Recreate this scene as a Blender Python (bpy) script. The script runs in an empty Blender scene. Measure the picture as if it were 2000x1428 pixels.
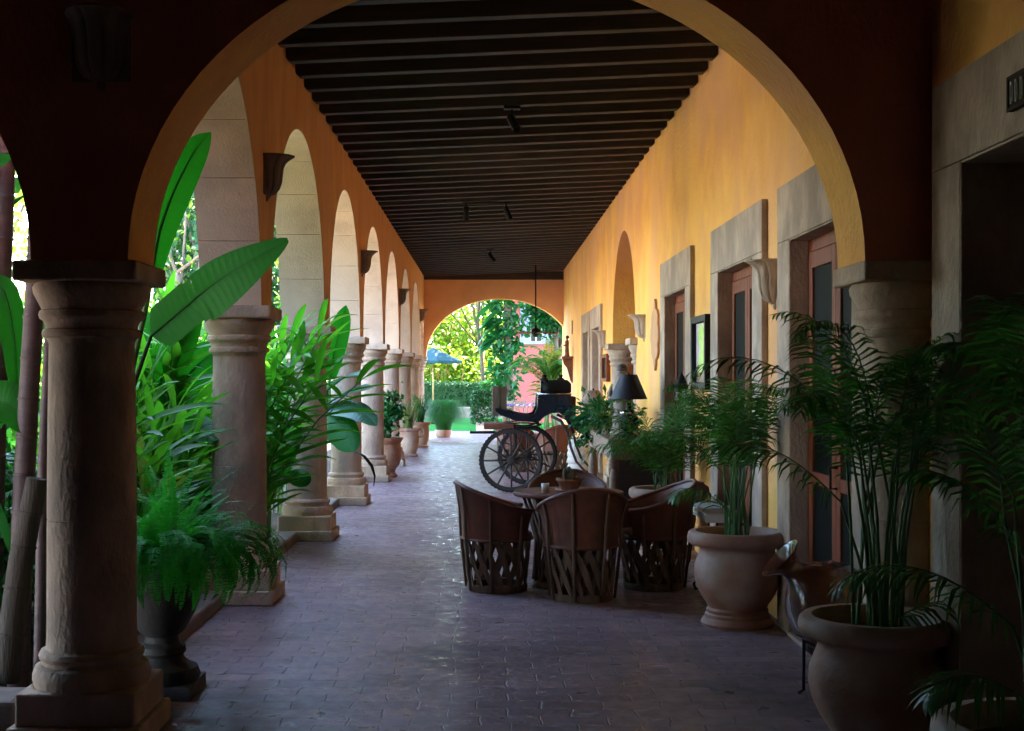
import bpy, math, random
import numpy as np
from mathutils import Vector, Matrix, Euler
R = math.radians
PI = math.pi
SC = bpy.context.scene
COL = SC.collection
# ------------------------------------------------------------------ camera, light, exposure
FPX, CX, CY, EYE = 2600.0, 952.0, 736.0, 1.65
cam = bpy.data.cameras.new('camera'); cam_o = bpy.data.objects.new('camera', cam); COL.objects.link(cam_o)
cam.sensor_width = 36; cam.lens = FPX / 2000 * 36
cam.shift_x = (1000 - CX) / 2000; cam.shift_y = (CY - 714) / 2000
cam.clip_start = 0.05; cam.clip_end = 600
cam_o.location = (0, 0, EYE); cam_o.rotation_euler = (PI / 2, 0, 0)
SC.camera = cam_o
SUN = Vector((0.26, 0.34, 0.90)).normalized()
w = bpy.data.worlds.new('World'); SC.world = w; w.use_nodes = True
nt = w.node_tree; bg = nt.nodes['Background']
sky = nt.nodes.new('ShaderNodeTexSky'); sky.sky_type = 'NISHITA'; sky.sun_disc = False
sky.sun_elevation = math.asin(SUN.z); sky.sun_rotation = math.atan2(SUN.x, SUN.y)
sky.dust_density = 0.6
nt.links.new(sky.outputs[0], bg.inputs[0]); bg.inputs[1].default_value = 0.15
sl = bpy.data.lights.new('sun', 'SUN'); sl.energy = 2.2; sl.angle = R(0.5); sl.color = (1, .90, .74)
so = bpy.data.objects.new('sun', sl); COL.objects.link(so); so.rotation_euler = SUN.to_track_quat('Z', 'Y').to_euler()
so.location = (10, 10, 30)
vs = SC.view_settings; vs.view_transform = 'Standard'; vs.look = 'None'; vs.exposure = 4.95; vs.gamma = 1; vs.use_curve_mapping = False
cy = SC.cycles; cy.use_denoising = True; cy.max_bounces = 10; cy.diffuse_bounces = 7; cy.glossy_bounces = 3
cy.transmission_bounces = 4; cy.transparent_max_bounces = 6; cy.sample_clamp_indirect = 6; cy.caustics_reflective = False; cy.caustics_refractive = False

def W(px, py, Y):
    return Vector(((px - CX) * Y / FPX, Y, EYE - (py - CY) * Y / FPX))

# ------------------------------------------------------------------ materials
def nd(t, k, **kw):
    n = t.nodes.new(k)
    for a, b in kw.items(): setattr(n, a, b)
    return n
def mat(name, c1, c2=None, scale=4, rough=.75, r2=None, bump=0, bscale=40, stretch=None, metal=0, spec=.5, coat=0, detail=6, c3=None, s3=1.1, lo=.38, hi=.64):
    """principled with two noise-mixed colours, an optional third large-scale patch colour and noise bump"""
    m = bpy.data.materials.new(name); m.use_nodes = True; t = m.node_tree; L = t.links.new
    p = t.nodes['Principled BSDF']; p.inputs['Roughness'].default_value = rough; p.inputs['Metallic'].default_value = metal
    p.inputs['Specular IOR Level'].default_value = spec; p.inputs['Coat Weight'].default_value = coat
    tc = nd(t, 'ShaderNodeTexCoord'); oi = nd(t, 'ShaderNodeObjectInfo')
    mp = nd(t, 'ShaderNodeMapping'); L(tc.outputs['Object'], mp.inputs[0])
    if stretch: mp.inputs['Scale'].default_value = stretch
    sc_ = nd(t, 'ShaderNodeVectorMath', operation='SCALE'); L(oi.outputs['Location'], sc_.inputs[0]); sc_.inputs['Scale'].default_value = 1.37
    va = nd(t, 'ShaderNodeVectorMath', operation='ADD'); L(mp.outputs[0], va.inputs[0]); L(sc_.outputs[0], va.inputs[1])
    c2 = c2 or tuple(x * .75 for x in c1)
    n1 = nd(t, 'ShaderNodeTexNoise'); n1.inputs['Scale'].default_value = scale; n1.inputs['Detail'].default_value = detail; n1.inputs['Roughness'].default_value = .62
    L(va.outputs[0], n1.inputs['Vector'])
    rp = nd(t, 'ShaderNodeMapRange'); rp.inputs[1].default_value = lo; rp.inputs[2].default_value = hi; L(n1.outputs[0], rp.inputs[0])
    mx = nd(t, 'ShaderNodeMix', data_type='RGBA'); L(rp.outputs[0], mx.inputs[0]); mx.inputs[6].default_value = (*c1, 1); mx.inputs[7].default_value = (*c2, 1)
    out = mx.outputs[2]
    if c3:
        n3 = nd(t, 'ShaderNodeTexNoise'); n3.inputs['Scale'].default_value = s3; n3.inputs['Detail'].default_value = 4; L(va.outputs[0], n3.inputs['Vector'])
        r3 = nd(t, 'ShaderNodeMapRange'); r3.inputs[1].default_value = .45; r3.inputs[2].default_value = .68; L(n3.outputs[0], r3.inputs[0])
        m3 = nd(t, 'ShaderNodeMix', data_type='RGBA'); L(r3.outputs[0], m3.inputs[0]); L(out, m3.inputs[6]); m3.inputs[7].default_value = (*c3, 1); out = m3.outputs[2]
    L(out, p.inputs['Base Color'])
    if r2 is not None:
        rr = nd(t, 'ShaderNodeMapRange'); L(n1.outputs[0], rr.inputs[0]); rr.inputs[1].default_value = .3; rr.inputs[2].default_value = .7
        rr.inputs[3].default_value = rough; rr.inputs[4].default_value = r2; L(rr.outputs[0], p.inputs['Roughness'])
    if bump:
        nb = nd(t, 'ShaderNodeTexNoise'); nb.inputs['Scale'].default_value = bscale; nb.inputs['Detail'].default_value = 5; L(va.outputs[0], nb.inputs['Vector'])
        b = nd(t, 'ShaderNodeBump'); b.inputs['Strength'].default_value = bump; b.inputs['Distance'].default_value = .02
        L(nb.outputs[0], b.inputs['Height']); L(b.outputs[0], p.inputs['Normal'])
    return m
def leafmat(name, c1, c2, tr, amt=.4, rough=.45, dry=None, dryamt=.12, spec=.35):
    """leaf: glossy diffuse + translucency, tint varies leaf by leaf"""
    m = bpy.data.materials.new(name); m.use_nodes = True; t = m.node_tree; L = t.links.new
    p = t.nodes['Principled BSDF']; o = t.nodes['Material Output']; p.inputs['Roughness'].default_value = rough; p.inputs['Specular IOR Level'].default_value = spec
    g = nd(t, 'ShaderNodeNewGeometry'); tc = nd(t, 'ShaderNodeTexCoord')
    n = nd(t, 'ShaderNodeTexNoise'); n.inputs['Scale'].default_value = 2.2; L(tc.outputs['Object'], n.inputs['Vector'])
    a = nd(t, 'ShaderNodeMath', operation='MULTIPLY_ADD'); L(g.outputs['Random Per Island'], a.inputs[0]); a.inputs[1].default_value = .7
    L(n.outputs[0], a.inputs[2]); s = nd(t, 'ShaderNodeMath', operation='SUBTRACT', use_clamp=True); L(a.outputs[0], s.inputs[0]); s.inputs[1].default_value = .35
    mx = nd(t, 'ShaderNodeMix', data_type='RGBA'); L(s.outputs[0], mx.inputs[0]); mx.inputs[6].default_value = (*c1, 1); mx.inputs[7].default_value = (*c2, 1)
    out = mx.outputs[2]
    if dry:
        wn = nd(t, 'ShaderNodeTexWhiteNoise', noise_dimensions='1D'); L(g.outputs['Random Per Island'], wn.inputs['W'])
        lt = nd(t, 'ShaderNodeMath', operation='LESS_THAN'); L(wn.outputs[0], lt.inputs[0]); lt.inputs[1].default_value = dryamt
        md = nd(t, 'ShaderNodeMix', data_type='RGBA'); L(lt.outputs[0], md.inputs[0]); L(out, md.inputs[6]); md.inputs[7].default_value = (*dry, 1); out = md.outputs[2]
    L(out, p.inputs['Base Color'])
    tb = nd(t, 'ShaderNodeBsdfTranslucent'); mt = nd(t, 'ShaderNodeMix', data_type='RGBA'); mt.inputs[0].default_value = .6
    L(out, mt.inputs[6]); mt.inputs[7].default_value = (*tr, 1); L(mt.outputs[2], tb.inputs[0])
    ms = nd(t, 'ShaderNodeMixShader'); ms.inputs[0].default_value = amt; L(p.outputs[0], ms.inputs[1]); L(tb.outputs[0], ms.inputs[2]); L(ms.outputs[0], o.inputs[0])
    return m
def pavingmat(name):
    m = bpy.data.materials.new(name); m.use_nodes = True; t = m.node_tree; L = t.links.new; p = t.nodes['Principled BSDF']; p.inputs['Specular IOR Level'].default_value = .35
    tc = nd(t, 'ShaderNodeTexCoord')
    nw = nd(t, 'ShaderNodeTexNoise'); nw.inputs['Scale'].default_value = 2.6; nw.inputs['Detail'].default_value = 3; L(tc.outputs['Object'], nw.inputs['Vector'])
    ws = nd(t, 'ShaderNodeVectorMath', operation='MULTIPLY_ADD'); L(nw.outputs['Color'], ws.inputs[0]); ws.inputs[1].default_value = (.10, .10, 0); L(tc.outputs['Object'], ws.inputs[2])
    bk = nd(t, 'ShaderNodeTexBrick'); L(ws.outputs[0], bk.inputs['Vector']); bk.inputs['Scale'].default_value = 1; bk.offset = .5
    bk.inputs['Brick Width'].default_value = .31; bk.inputs['Row Height'].default_value = .155; bk.inputs['Mortar Size'].default_value = .006; bk.inputs['Mortar Smooth'].default_value = .6
    bk.inputs['Color1'].default_value = (.285, .185, .19, 1); bk.inputs['Color2'].default_value = (.172, .118, .132, 1); bk.inputs['Mortar'].default_value = (.12, .08, .09, 1)
    n2 = nd(t, 'ShaderNodeTexNoise'); n2.inputs['Scale'].default_value = 1.1; n2.inputs['Detail'].default_value = 8; n2.inputs['Roughness'].default_value = .65; L(tc.outputs['Object'], n2.inputs['Vector'])
    mx = nd(t, 'ShaderNodeMix', data_type='RGBA', blend_type='OVERLAY'); mx.inputs[0].default_value = .9; L(bk.outputs['Color'], mx.inputs[6]); L(n2.outputs[0], mx.inputs[7])
    L(mx.outputs[2], p.inputs['Base Color'])
    n3 = nd(t, 'ShaderNodeTexNoise'); n3.inputs['Scale'].default_value = 9; n3.inputs['Detail'].default_value = 6; L(tc.outputs['Object'], n3.inputs['Vector'])
    rr = nd(t, 'ShaderNodeMapRange'); L(n3.outputs[0], rr.inputs[0]); rr.inputs[1].default_value = .35; rr.inputs[2].default_value = .65; rr.inputs[3].default_value = .27; rr.inputs[4].default_value = .6
    L(rr.outputs[0], p.inputs['Roughness'])
    iv = nd(t, 'ShaderNodeMath', operation='MULTIPLY_ADD'); L(bk.outputs['Fac'], iv.inputs[0]); iv.inputs[1].default_value = -.38; L(n3.outputs[0], iv.inputs[2])
    # chips: small pits
    vo = nd(t, 'ShaderNodeTexNoise'); vo.inputs['Scale'].default_value = 5; vo.inputs['Detail'].default_value = 9; vo.inputs['Roughness'].default_value = .75
    ms2 = nd(t, 'ShaderNodeMapping'); ms2.inputs['Scale'].default_value = (1, 2.2, 1); L(tc.outputs['Object'], ms2.inputs[0]); L(ms2.outputs[0], vo.inputs['Vector'])
    cr = nd(t, 'ShaderNodeMapRange'); L(vo.outputs[0], cr.inputs[0]); cr.inputs[1].default_value = .60; cr.inputs[2].default_value = .68; cr.inputs[3].default_value = 0; cr.inputs[4].default_value = -1.0
    ad = nd(t, 'ShaderNodeMath', operation='ADD'); L(iv.outputs[0], ad.inputs[0]); L(cr.outputs[0], ad.inputs[1])
    b = nd(t, 'ShaderNodeBump'); b.inputs['Strength'].default_value = .55; b.inputs['Distance'].default_value = .012; L(ad.outputs[0], b.inputs['Height']); L(b.outputs[0], p.inputs['Normal'])
    return m
def glassmat(name):
    m = bpy.data.materials.new(name); m.use_nodes = True; p = m.node_tree.nodes['Principled BSDF']
    p.inputs['Base Color'].default_value = (.9, .93, .92, 1); p.inputs['Roughness'].default_value = .05; p.inputs['Transmission Weight'].default_value = .9
    return m
M = {}
M['plaster'] = mat('yellow_plaster', (.88, .46, .095), (.76, .34, .08), 1.3, .85, bump=.5, bscale=30, stretch=(1.0, 1.0, .8), c3=(.74, .36, .17), s3=.8, lo=.42, hi=.62)
M['orange'] = mat('orange_plaster', (.70, .35, .12), (.56, .25, .09), 2.0, .85, bump=.4, bscale=38, stretch=(1.5, 1.5, .5), c3=(.62, .31, .16), s3=.8)
M['end_plaster'] = mat('pinkish_orange_plaster', (.82, .46, .25), (.72, .38, .19), 1.6, .85, bump=.3, bscale=38, c3=(.74, .38, .22), s3=.8)
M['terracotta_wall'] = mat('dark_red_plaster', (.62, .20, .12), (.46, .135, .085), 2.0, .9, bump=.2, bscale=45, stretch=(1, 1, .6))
M['stone'] = mat('cantera_stone', (.53, .375, .275), (.33, .235, .175), 5.5, .85, bump=.6, bscale=45, c3=(.30, .215, .165), s3=2.4, stretch=(1, 1, .6))
M['soffit'] = mat('soffit_stone', (.64, .44, .325), (.48, .33, .245), 2.6, .85, bump=.3, bscale=60, c3=(.54, .385, .285), s3=1.2)
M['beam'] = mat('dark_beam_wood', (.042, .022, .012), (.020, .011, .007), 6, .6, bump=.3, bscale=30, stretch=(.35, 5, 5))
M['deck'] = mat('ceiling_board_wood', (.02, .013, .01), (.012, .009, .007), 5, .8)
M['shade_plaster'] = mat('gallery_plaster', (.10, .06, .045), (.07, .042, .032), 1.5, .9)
M['paving'] = pavingmat('clay_paving')
M['soil'] = mat('soil', (.06, .042, .03), (.035, .025, .018), 6, .95, bump=.8, bscale=20)
M['kerb'] = mat('kerb_stone', (.22, .17, .15), (.15, .12, .105), 4, .85, bump=.4, bscale=50)
M['terracotta'] = mat('terracotta_clay', (.33, .155, .095), (.25, .12, .08), 5, .75, bump=.25, bscale=30, c3=(.42, .31, .25), s3=2.8)
M['clay_dark'] = mat('dark_urn_clay', (.03, .02, .017), (.02, .014, .012), 5, .75, bump=.3, bscale=30)
M['glaze'] = mat('polished_copper_glaze', (.17, .06, .038), (.10, .038, .028), 5, .16, r2=.26, coat=.7, spec=.6)
M['leather'] = mat('brown_leather', (.18, .062, .036), (.09, .034, .022), 4, .42, r2=.58, bump=.15, bscale=70, spec=.4)
M['leather_red'] = mat('red_leather', (.20, .055, .03), (.14, .04, .022), 4, .45, bump=.15, bscale=70)
M['slat'] = mat('split_cedar_slat', (.20, .12, .075), (.12, .07, .045), 7, .7, bump=.3, bscale=50, stretch=(3, 3, .6))
M['wood'] = mat('old_brown_wood', (.22, .13, .085), (.13, .075, .05), 7, .6, bump=.25, bscale=40, stretch=(4, .6, 4))
M['redwood'] = mat('red_door_wood', (.24, .055, .018), (.15, .034, .013), 6, .6, spec=.15, bump=.15, bscale=40, stretch=(4, 4, .5))
M['pane'] = mat('dark_glass_pane', (.007, .0062, .005), None, 3, .65, spec=.05)
M['void'] = mat('room_darkness', (.02, .015, .012), None, 3, .9)
M['iron'] = mat('black_iron', (.015, .014, .014), None, 10, .55, bump=.2, bscale=60, spec=.2)
M['frosted'] = mat('frosted_glass', (.72, .71, .66), (.6, .6, .56), 9, .4)
M['navy'] = mat('navy_lacquer', (.010, .016, .034), (.006, .010, .020), 5, .22, r2=.34, coat=.4)
M['wheelwood'] = mat('weathered_wheel_wood', (.050, .040, .042), (.030, .024, .026), 8, .6, bump=.3, bscale=60)
M['rubber'] = mat('old_black_rubber', (.018, .017, .02), None, 8, .8, bump=.5, bscale=70)
M['plank'] = mat('worn_plank', (.16, .11, .085), (.10, .07, .055), 6, .7, bump=.3, bscale=40, stretch=(3, 3, .5))
M['shade_brown'] = mat('brown_parchment', (.27, .165, .125), (.20, .12, .09), 4, .8)
M['shade_navy'] = mat('dark_navy_shade', (.022, .022, .032), None, 4, .6)
M['chrome'] = mat('chrome', (.7, .7, .72), None, 4, .12, metal=1)
M['mirror'] = mat('mirror_glass', (.9, .9, .9), (.88, .88, .88), 2, .01, metal=1)
M['glass'] = glassmat('clear_glass')
M['wax'] = mat('candle_wax', (.8, .76, .66), None, 4, .5)
M['cactus'] = mat('cactus_skin', (.20, .21, .15), (.12, .15, .09), 12, .7, bump=.4, bscale=60)
M['white_stone'] = mat('pale_ribbed_plaster', (.62, .55, .49), (.50, .43, .38), 4, .8, bump=.3, bscale=40)
M['bench'] = mat('pale_bench_stone', (.52, .47, .44), (.42, .37, .35), 4, .6, bump=.2, bscale=50)
M['figure'] = mat('painted_wood_red', (.22, .075, .05), (.14, .05, .035), 9, .6)
M['carved'] = mat('carved_tan_wood', (.33, .24, .17), (.22, .15, .11), 9, .65)
M['hair'] = mat('dark_painted_hair', (.04, .025, .02), None, 8, .6)
M['pink'] = mat('pink_facade_plaster', (.50, .10, .10), (.42, .085, .085), 2, .85, bump=.1)
M['lavender'] = mat('lavender_trim', (.30, .28, .50), (.26, .24, .44), 3, .8)
M['grey_glass'] = mat('window_glass', (.05, .07, .07), None, 3, .1)
M['tile_blue'] = mat('cobalt_tile', (.03, .05, .30), (.5, .5, .55), 9, .25, lo=.52, hi=.56)
M['canvas'] = mat('teal_canvas', (.001, .055, .078), (.001, .045, .066), 3, .8)
M['pole'] = mat('varnished_pole', (.42, .25, .08), None, 5, .5)
M['grass'] = mat('lawn_grass', (.010, .13, .016), (.014, .16, .018), 30, .9, spec=.05, bump=.8, bscale=150)
M['pale_paving'] = mat('pale_bounce_paving', (.66, .52, .40), (.54, .42, .32), 3, .85, bump=.3, bscale=20)
M['pale_wall'] = mat('pale_rubble', (.30, .24, .22), (.2, .16, .15), 6, .85, bump=.6, bscale=15)
M['bark'] = mat('grey_bark', (.16, .12, .09), (.09, .065, .05), 10, .9, bump=.7, bscale=25, stretch=(1, 1, .3))
M['cane'] = mat('ringed_cane', (.13, .075, .075), (.08, .045, .05), 5, .6, bump=.2, bscale=30, stretch=(1, 1, 3))
M['husk'] = mat('dry_husk', (.06, .04, .028), (.035, .024, .018), 8, .85, bump=.5, bscale=30, stretch=(3, 3, .4))
M['stem'] = mat('green_stem', (.06, .16, .03), (.04, .10, .02), 8, .5)
M['plaque'] = mat('dark_wood_plaque', (.06, .03, .02), None, 8, .8, spec=.1)
M['numeral'] = mat('pale_glazed_numeral', (.55, .48, .40), None, 8, .4)
M['leaf_palm'] = leafmat('palm_leaf', (.026, .13, .022), (.05, .16, .025), (.07, .30, .02), .35, .45, dry=(.16, .11, .04), dryamt=.05)
M['leaf_fern'] = leafmat('fern_leaf', (.012, .20, .02), (.03, .25, .024), (.03, .42, .016), .42, .6, spec=.08)
M['leaf_ban'] = leafmat('banana_leaf', (.004, .09, .006), (.016, .13, .008), (.014, .26, .004), .35, .5, spec=.18)
M['leaf_torn'] = leafmat('torn_banana_leaf', (.04, .12, .06), (.06, .14, .08), (.05, .25, .05), .3, .3)
M['leaf_gin'] = leafmat('ginger_leaf', (.018, .16, .012), (.07, .22, .014), (.10, .44, .012), .46, .5, spec=.18, dry=(.26, .15, .05), dryamt=.05)
M['leaf_sunny'] = leafmat('bright_ginger_leaf', (.03, .17, .012), (.08, .22, .015), (.12, .40, .012), .42, .45, dry=(.3, .18, .05), dryamt=.06)
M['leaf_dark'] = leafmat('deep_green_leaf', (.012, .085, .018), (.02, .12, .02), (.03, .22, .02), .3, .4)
M['leaf_tree'] = leafmat('tree_leaf', (.07, .20, .02), (.12, .22, .02), (.24, .42, .02), .45, .5, dry=(.35, .16, .08), dryamt=.07)
M['leaf_sun'] = leafmat('sunlit_garden_leaf', (.08, .20, .012), (.16, .22, .012), (.30, .42, .01), .45, .5, dry=(.34, .20, .06), dryamt=.1)
M['leaf_vine'] = leafmat('pothos_leaf', (.008, .085, .022), (.016, .12, .03), (.02, .2, .02), .25, .3)
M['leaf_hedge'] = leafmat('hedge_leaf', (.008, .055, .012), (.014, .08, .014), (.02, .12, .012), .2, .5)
M['leaf_thin'] = leafmat('wispy_grass', (.008, .09, .012), (.016, .12, .012), (.02, .2, .01), .3, .5)
M['leaf_yellow'] = leafmat('yellow_frond', (.16, .19, .02), (.10, .16, .02), (.3, .34, .02), .4, .5)
M['leaf_strap'] = leafmat('pale_strap_leaf', (.10, .15, .04), (.16, .18, .07), (.22, .3, .06), .3, .5)
M['blossom'] = leafmat('pink_blossom', (.55, .12, .22), (.6, .3, .35), (.6, .2, .3), .3, .6)

# ------------------------------------------------------------------ mesh builder
class MB:
    def __init__(s): s.v = []; s.f = []; s.sm = []
    def add(s, vs_, fs, smooth=False, mx=None):
        b = len(s.v)
        s.v += [tuple(mx @ Vector(v)) if mx is not None else tuple(v) for v in vs_]
        s.f += [tuple(i + b for i in f) for f in fs]; s.sm += [smooth] * len(fs)
        return s
    def box(s, x0, x1, y0, y1, z0, z1, mx=None):
        v = [(x, y, z) for z in (z0, z1) for y in (y0, y1) for x in (x0, x1)]
        return s.add(v, [(0, 2, 3, 1), (4, 5, 7, 6), (0, 1, 5, 4), (2, 6, 7, 3), (0, 4, 6, 2), (1, 3, 7, 5)], mx=mx)
    def lathe(s, prof, n=36, mx=None, smooth=True, a0=0, a1=2 * PI):
        full = abs(a1 - a0 - 2 * PI) < 1e-6; k = n if full else n + 1
        v = []; fs = []
        for r, z in prof:
            for i in range(k):
                a = a0 + (a1 - a0) * i / n; v.append((r * math.cos(a), r * math.sin(a), z))
        for j in range(len(prof) - 1):
            for i in range(n):
                i2 = (i + 1) % k
                fs.append((j * k + i, j * k + i2, (j + 1) * k + i2, (j + 1) * k + i))
        return s.add(v, fs, smooth, mx)
    def tube(s, pts, rad, n=8, mx=None, smooth=True, cap=True, closed=False):
        pts = [Vector(p) for p in pts]; m = len(pts)
        if not hasattr(rad, '__len__'): rad = [rad] * m
        v = []; fs = []; up = None
        for i, p in enumerate(pts):
            if closed: t = (pts[(i + 1) % m] - pts[i - 1]).normalized()
            else: t = (pts[min(i + 1, m - 1)] - pts[max(i - 1, 0)]).normalized()
            if up is None:
                up = Vector((0, 0, 1)) if abs(t.z) < .9 else Vector((1, 0, 0))
            sd = t.cross(up)
            if sd.length < 1e-5: sd = t.cross(Vector((0, 1, 0)))
            sd.normalize(); up = sd.cross(t).normalized()
            for k in range(n):
                a = 2 * PI * k / n; v.append(p + (sd * math.cos(a) + up * math.sin(a)) * rad[i])
        for i in range(m if closed else m - 1):
            i2 = (i + 1) % m
            for k in range(n):
                k2 = (k + 1) % n; fs.append((i * n + k, i * n + k2, i2 * n + k2, i2 * n + k))
        if cap and not closed: fs += [tuple(range(n))[::-1], tuple(range((m - 1) * n, m * n))]
        return s.add(v, fs, smooth, mx)
    def prism(s, poly, d0, d1, axis='y', mx=None):
        """2-D outline (counter-clockwise) extruded between d0 and d1 along an axis"""
        n = len(poly)
        def P(a, b, d): return (a, d, b) if axis == 'y' else ((d, a, b) if axis == 'x' else (a, b, d))
        v = [P(a, b, d0) for a, b in poly] + [P(a, b, d1) for a, b in poly]
        fs = [tuple(range(n)), tuple(range(n, 2 * n))[::-1]] + [(i, i + n, (i + 1) % n + n, (i + 1) % n) for i in range(n)]
        return s.add(v, fs, mx=mx)
    def build(s, name, m, parent=None, loc=None, bevel=0, seg=2, auto=None):
        me = bpy.data.meshes.new(name)
        me.from_pydata(s.v, [], s.f); me.materials.append(M[m] if isinstance(m, str) else m)
        if s.sm: me.polygons.foreach_set('use_smooth', s.sm)
        if auto: me.set_sharp_from_angle(angle=R(auto))
        me.update()
        o = bpy.data.objects.new(name, me); COL.objects.link(o)
        if parent is not None: o.parent = parent
        if loc is not None: o.location = loc
        if bevel:
            b = o.modifiers.new('edge', 'BEVEL'); b.width = bevel; b.segments = seg; b.limit_method = 'ANGLE'; b.angle_limit = R(40)
        return o
def fixn(o):
    import bmesh
    bm = bmesh.new(); bm.from_mesh(o.data); bmesh.ops.recalc_face_normals(bm, faces=bm.faces); bm.to_mesh(o.data); bm.free(); return o
def tag(o, label=None, cat=None, group=None, kind=None):
    if label: o['label'] = label
    if cat: o['category'] = cat
    if group: o['group'] = group
    if kind: o['kind'] = kind
    return o
def thing(name, label, cat, loc=(0, 0, 0), rz=0, group=None):
    o = bpy.data.objects.new(name, None); COL.objects.link(o); o.location = loc; o.rotation_euler = (0, 0, rz); o.empty_display_size = .2
    return tag(o, label, cat, group)
KIDS = {}
def dup(root, loc, rz=0, label=None):
    if root not in KIDS:
        KIDS[root] = [(c, [g for g in bpy.data.objects if g.parent == c]) for c in bpy.data.objects if c.parent == root]
    r = root.copy(); COL.objects.link(r); r.location = loc; r.rotation_euler = (0, 0, rz)
    if label: r['label'] = label
    for c, gs in KIDS[root]:
        d = c.copy(); COL.objects.link(d); d.parent = r
        for g in gs:
            e = g.copy(); COL.objects.link(e); e.parent = d
    return r
def lerp(a, b, t): return a + (b - a) * t
def ellipse_arc(cx, a, z0, b, n=40, t0=0, t1=PI):
    return [(cx + a * math.cos(lerp(t0, t1, i / n)), z0 + b * math.sin(lerp(t0, t1, i / n))) for i in range(n + 1)]
def arch_wall(mb, arcs, u0, u1, zt, d0, d1, axis, zb_end=None):
    """wall between u0..u1 up to zt with arched openings; arcs = list of point lists left to right; solid faces and outer edges, no soffits"""
    def P(u, z, d): return (u, d, z) if axis == 'y' else (d, u, z)
    low = []
    low.append((u0, arcs[0][0][1] if zb_end is None else zb_end))
    for a in arcs: low += a
    low.append((u1, arcs[-1][-1][1] if zb_end is None else zb_end))
    n = len(low)
    v = []; fs = []
    for d in (d0, d1):
        for (u, z) in low: v.append(P(u, z, d))
        for (u, z) in low: v.append(P(u, zt, d))
    for i in range(n - 1):
        if abs(low[i][0] - low[i + 1][0]) < 1e-6: continue
        fs.append((i, i + 1, n + i + 1, n + i)); fs.append((2 * n + i, 3 * n + i, 3 * n + i + 1, 2 * n + i + 1))
    fs.append((n, 2 * n - 1, 4 * n - 1, 3 * n)); fs.append((0, n, 3 * n, 2 * n)); fs.append((n - 1, 3 * n - 1, 4 * n - 1, 2 * n - 1))
    # undersides of the flat bits
    for i in range(n - 1):
        if abs(low[i][1] - low[i + 1][1]) < 1e-6 and abs(low[i][0] - low[i + 1][0]) > 1e-6: fs.append((i, i + 2 * n, i + 1 + 2 * n, i + 1))
    mb.add(v, fs)
def soffit(mb, arc, d0, d1, axis, joints=0, thick=.012, ins=0.0, gap=.0045):
    """curved underside of an arch; with joints it is cut into that many voussoirs"""
    def P(u, z, d): return (u, d, z) if axis == 'y' else (d, u, z)
    if not joints:
        n = len(arc); v = [P(u, z, d) for d in (d0 + ins, d1 - ins) for (u, z) in arc]
        mb.add(v, [(i, i + 1, n + i + 1, n + i) for i in range(n - 1)], True); return
    n = len(arc) - 1; cu = (arc[0][0] + arc[-1][0]) / 2; cz = arc[0][1]
    for j in range(joints):
        i0 = round(n * j / joints); i1 = round(n * (j + 1) / joints)
        pts = arc[i0:i1 + 1]; m = len(pts); v = []
        for d in (d0 + ins, d1 - ins):
            for k, (u, z) in enumerate(pts):
                e = gap / 2 if k == 0 else (-gap / 2 if k == m - 1 else 0)
                a, b = pts[min(k + 1, m - 1)], pts[max(k - 1, 0)]
                tu, tz = a[0] - b[0], a[1] - b[1]; L_ = math.hypot(tu, tz); tu /= L_; tz /= L_
                v.append(P(u + tu * e, z + tz * e, d))
                # towards the wall (outwards from the opening)
                ou, oz = u - cu, z - cz; q = math.hypot(ou, oz); v.append(P(u + tu * e + ou / q * thick, z + tz * e + oz / q * thick, d))
        fs = []
        for k in range(m - 1):
            a = 2 * k; b = 2 * m + 2 * k
            fs += [(a, a + 2, b + 2, b), (a, a + 1, a + 3, a + 2), (b, b + 2, b + 3, b + 1)]
        fs += [(0, 2 * m, 2 * m + 1, 1), (2 * m - 2, 2 * m - 1, 4 * m - 1, 4 * m - 2)]
        mb.add(v, fs)

rng = random.Random(7)
# ------------------------------------------------------------------ setting: ground, floors
mb = MB(); mb.add([(-150, -40, -.06), (150, -40, -.06), (150, 260, -.06), (-150, 260, -.06)], [(0, 1, 2, 3)])
tag(mb.build('ground', 'soil'), kind='structure')
mb = MB(); mb.add([(-14, -4, 0), (2.2, -4, 0), (2.2, 5.75, 0), (-14, 5.75, 0)], [(0, 1, 2, 3)])
mb.add([(-2.0, 5.75, 0), (2.2, 5.75, 0), (2.2, 40.5, 0), (-2.0, 40.5, 0)], [(0, 1, 2, 3)])
mb.add([(-2.0, 36, 0), (-2.0, 40.5, 0), (-14, 40.5, 0), (-14, 36, 0)], [(0, 1, 2, 3)])
mb.add([(2.2, 34.9, 0), (2.2, 40.5, 0), (9, 40.5, 0), (9, 34.9, 0)], [(3, 2, 1, 0)])
tag(mb.build('paving_floor', 'paving'), kind='structure')
mb = MB(); mb.add([(-30, 40.5, -.02), (30, 40.5, -.02), (30, 150, -.02), (-30, 150, -.02)], [(0, 1, 2, 3)])
tag(mb.build('lawn', 'grass'), kind='structure')

mb = MB(); mb.add([(-40, -20, -.03), (-5.0, -20, -.03), (-5.0, 42, -.03), (-40, 42, -.03)], [(0, 1, 2, 3)])
tag(mb.build('courtyard_bounce_paving', 'pale_paving'), kind='structure')  # pale paving added to bounce sunlight into the arches
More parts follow.
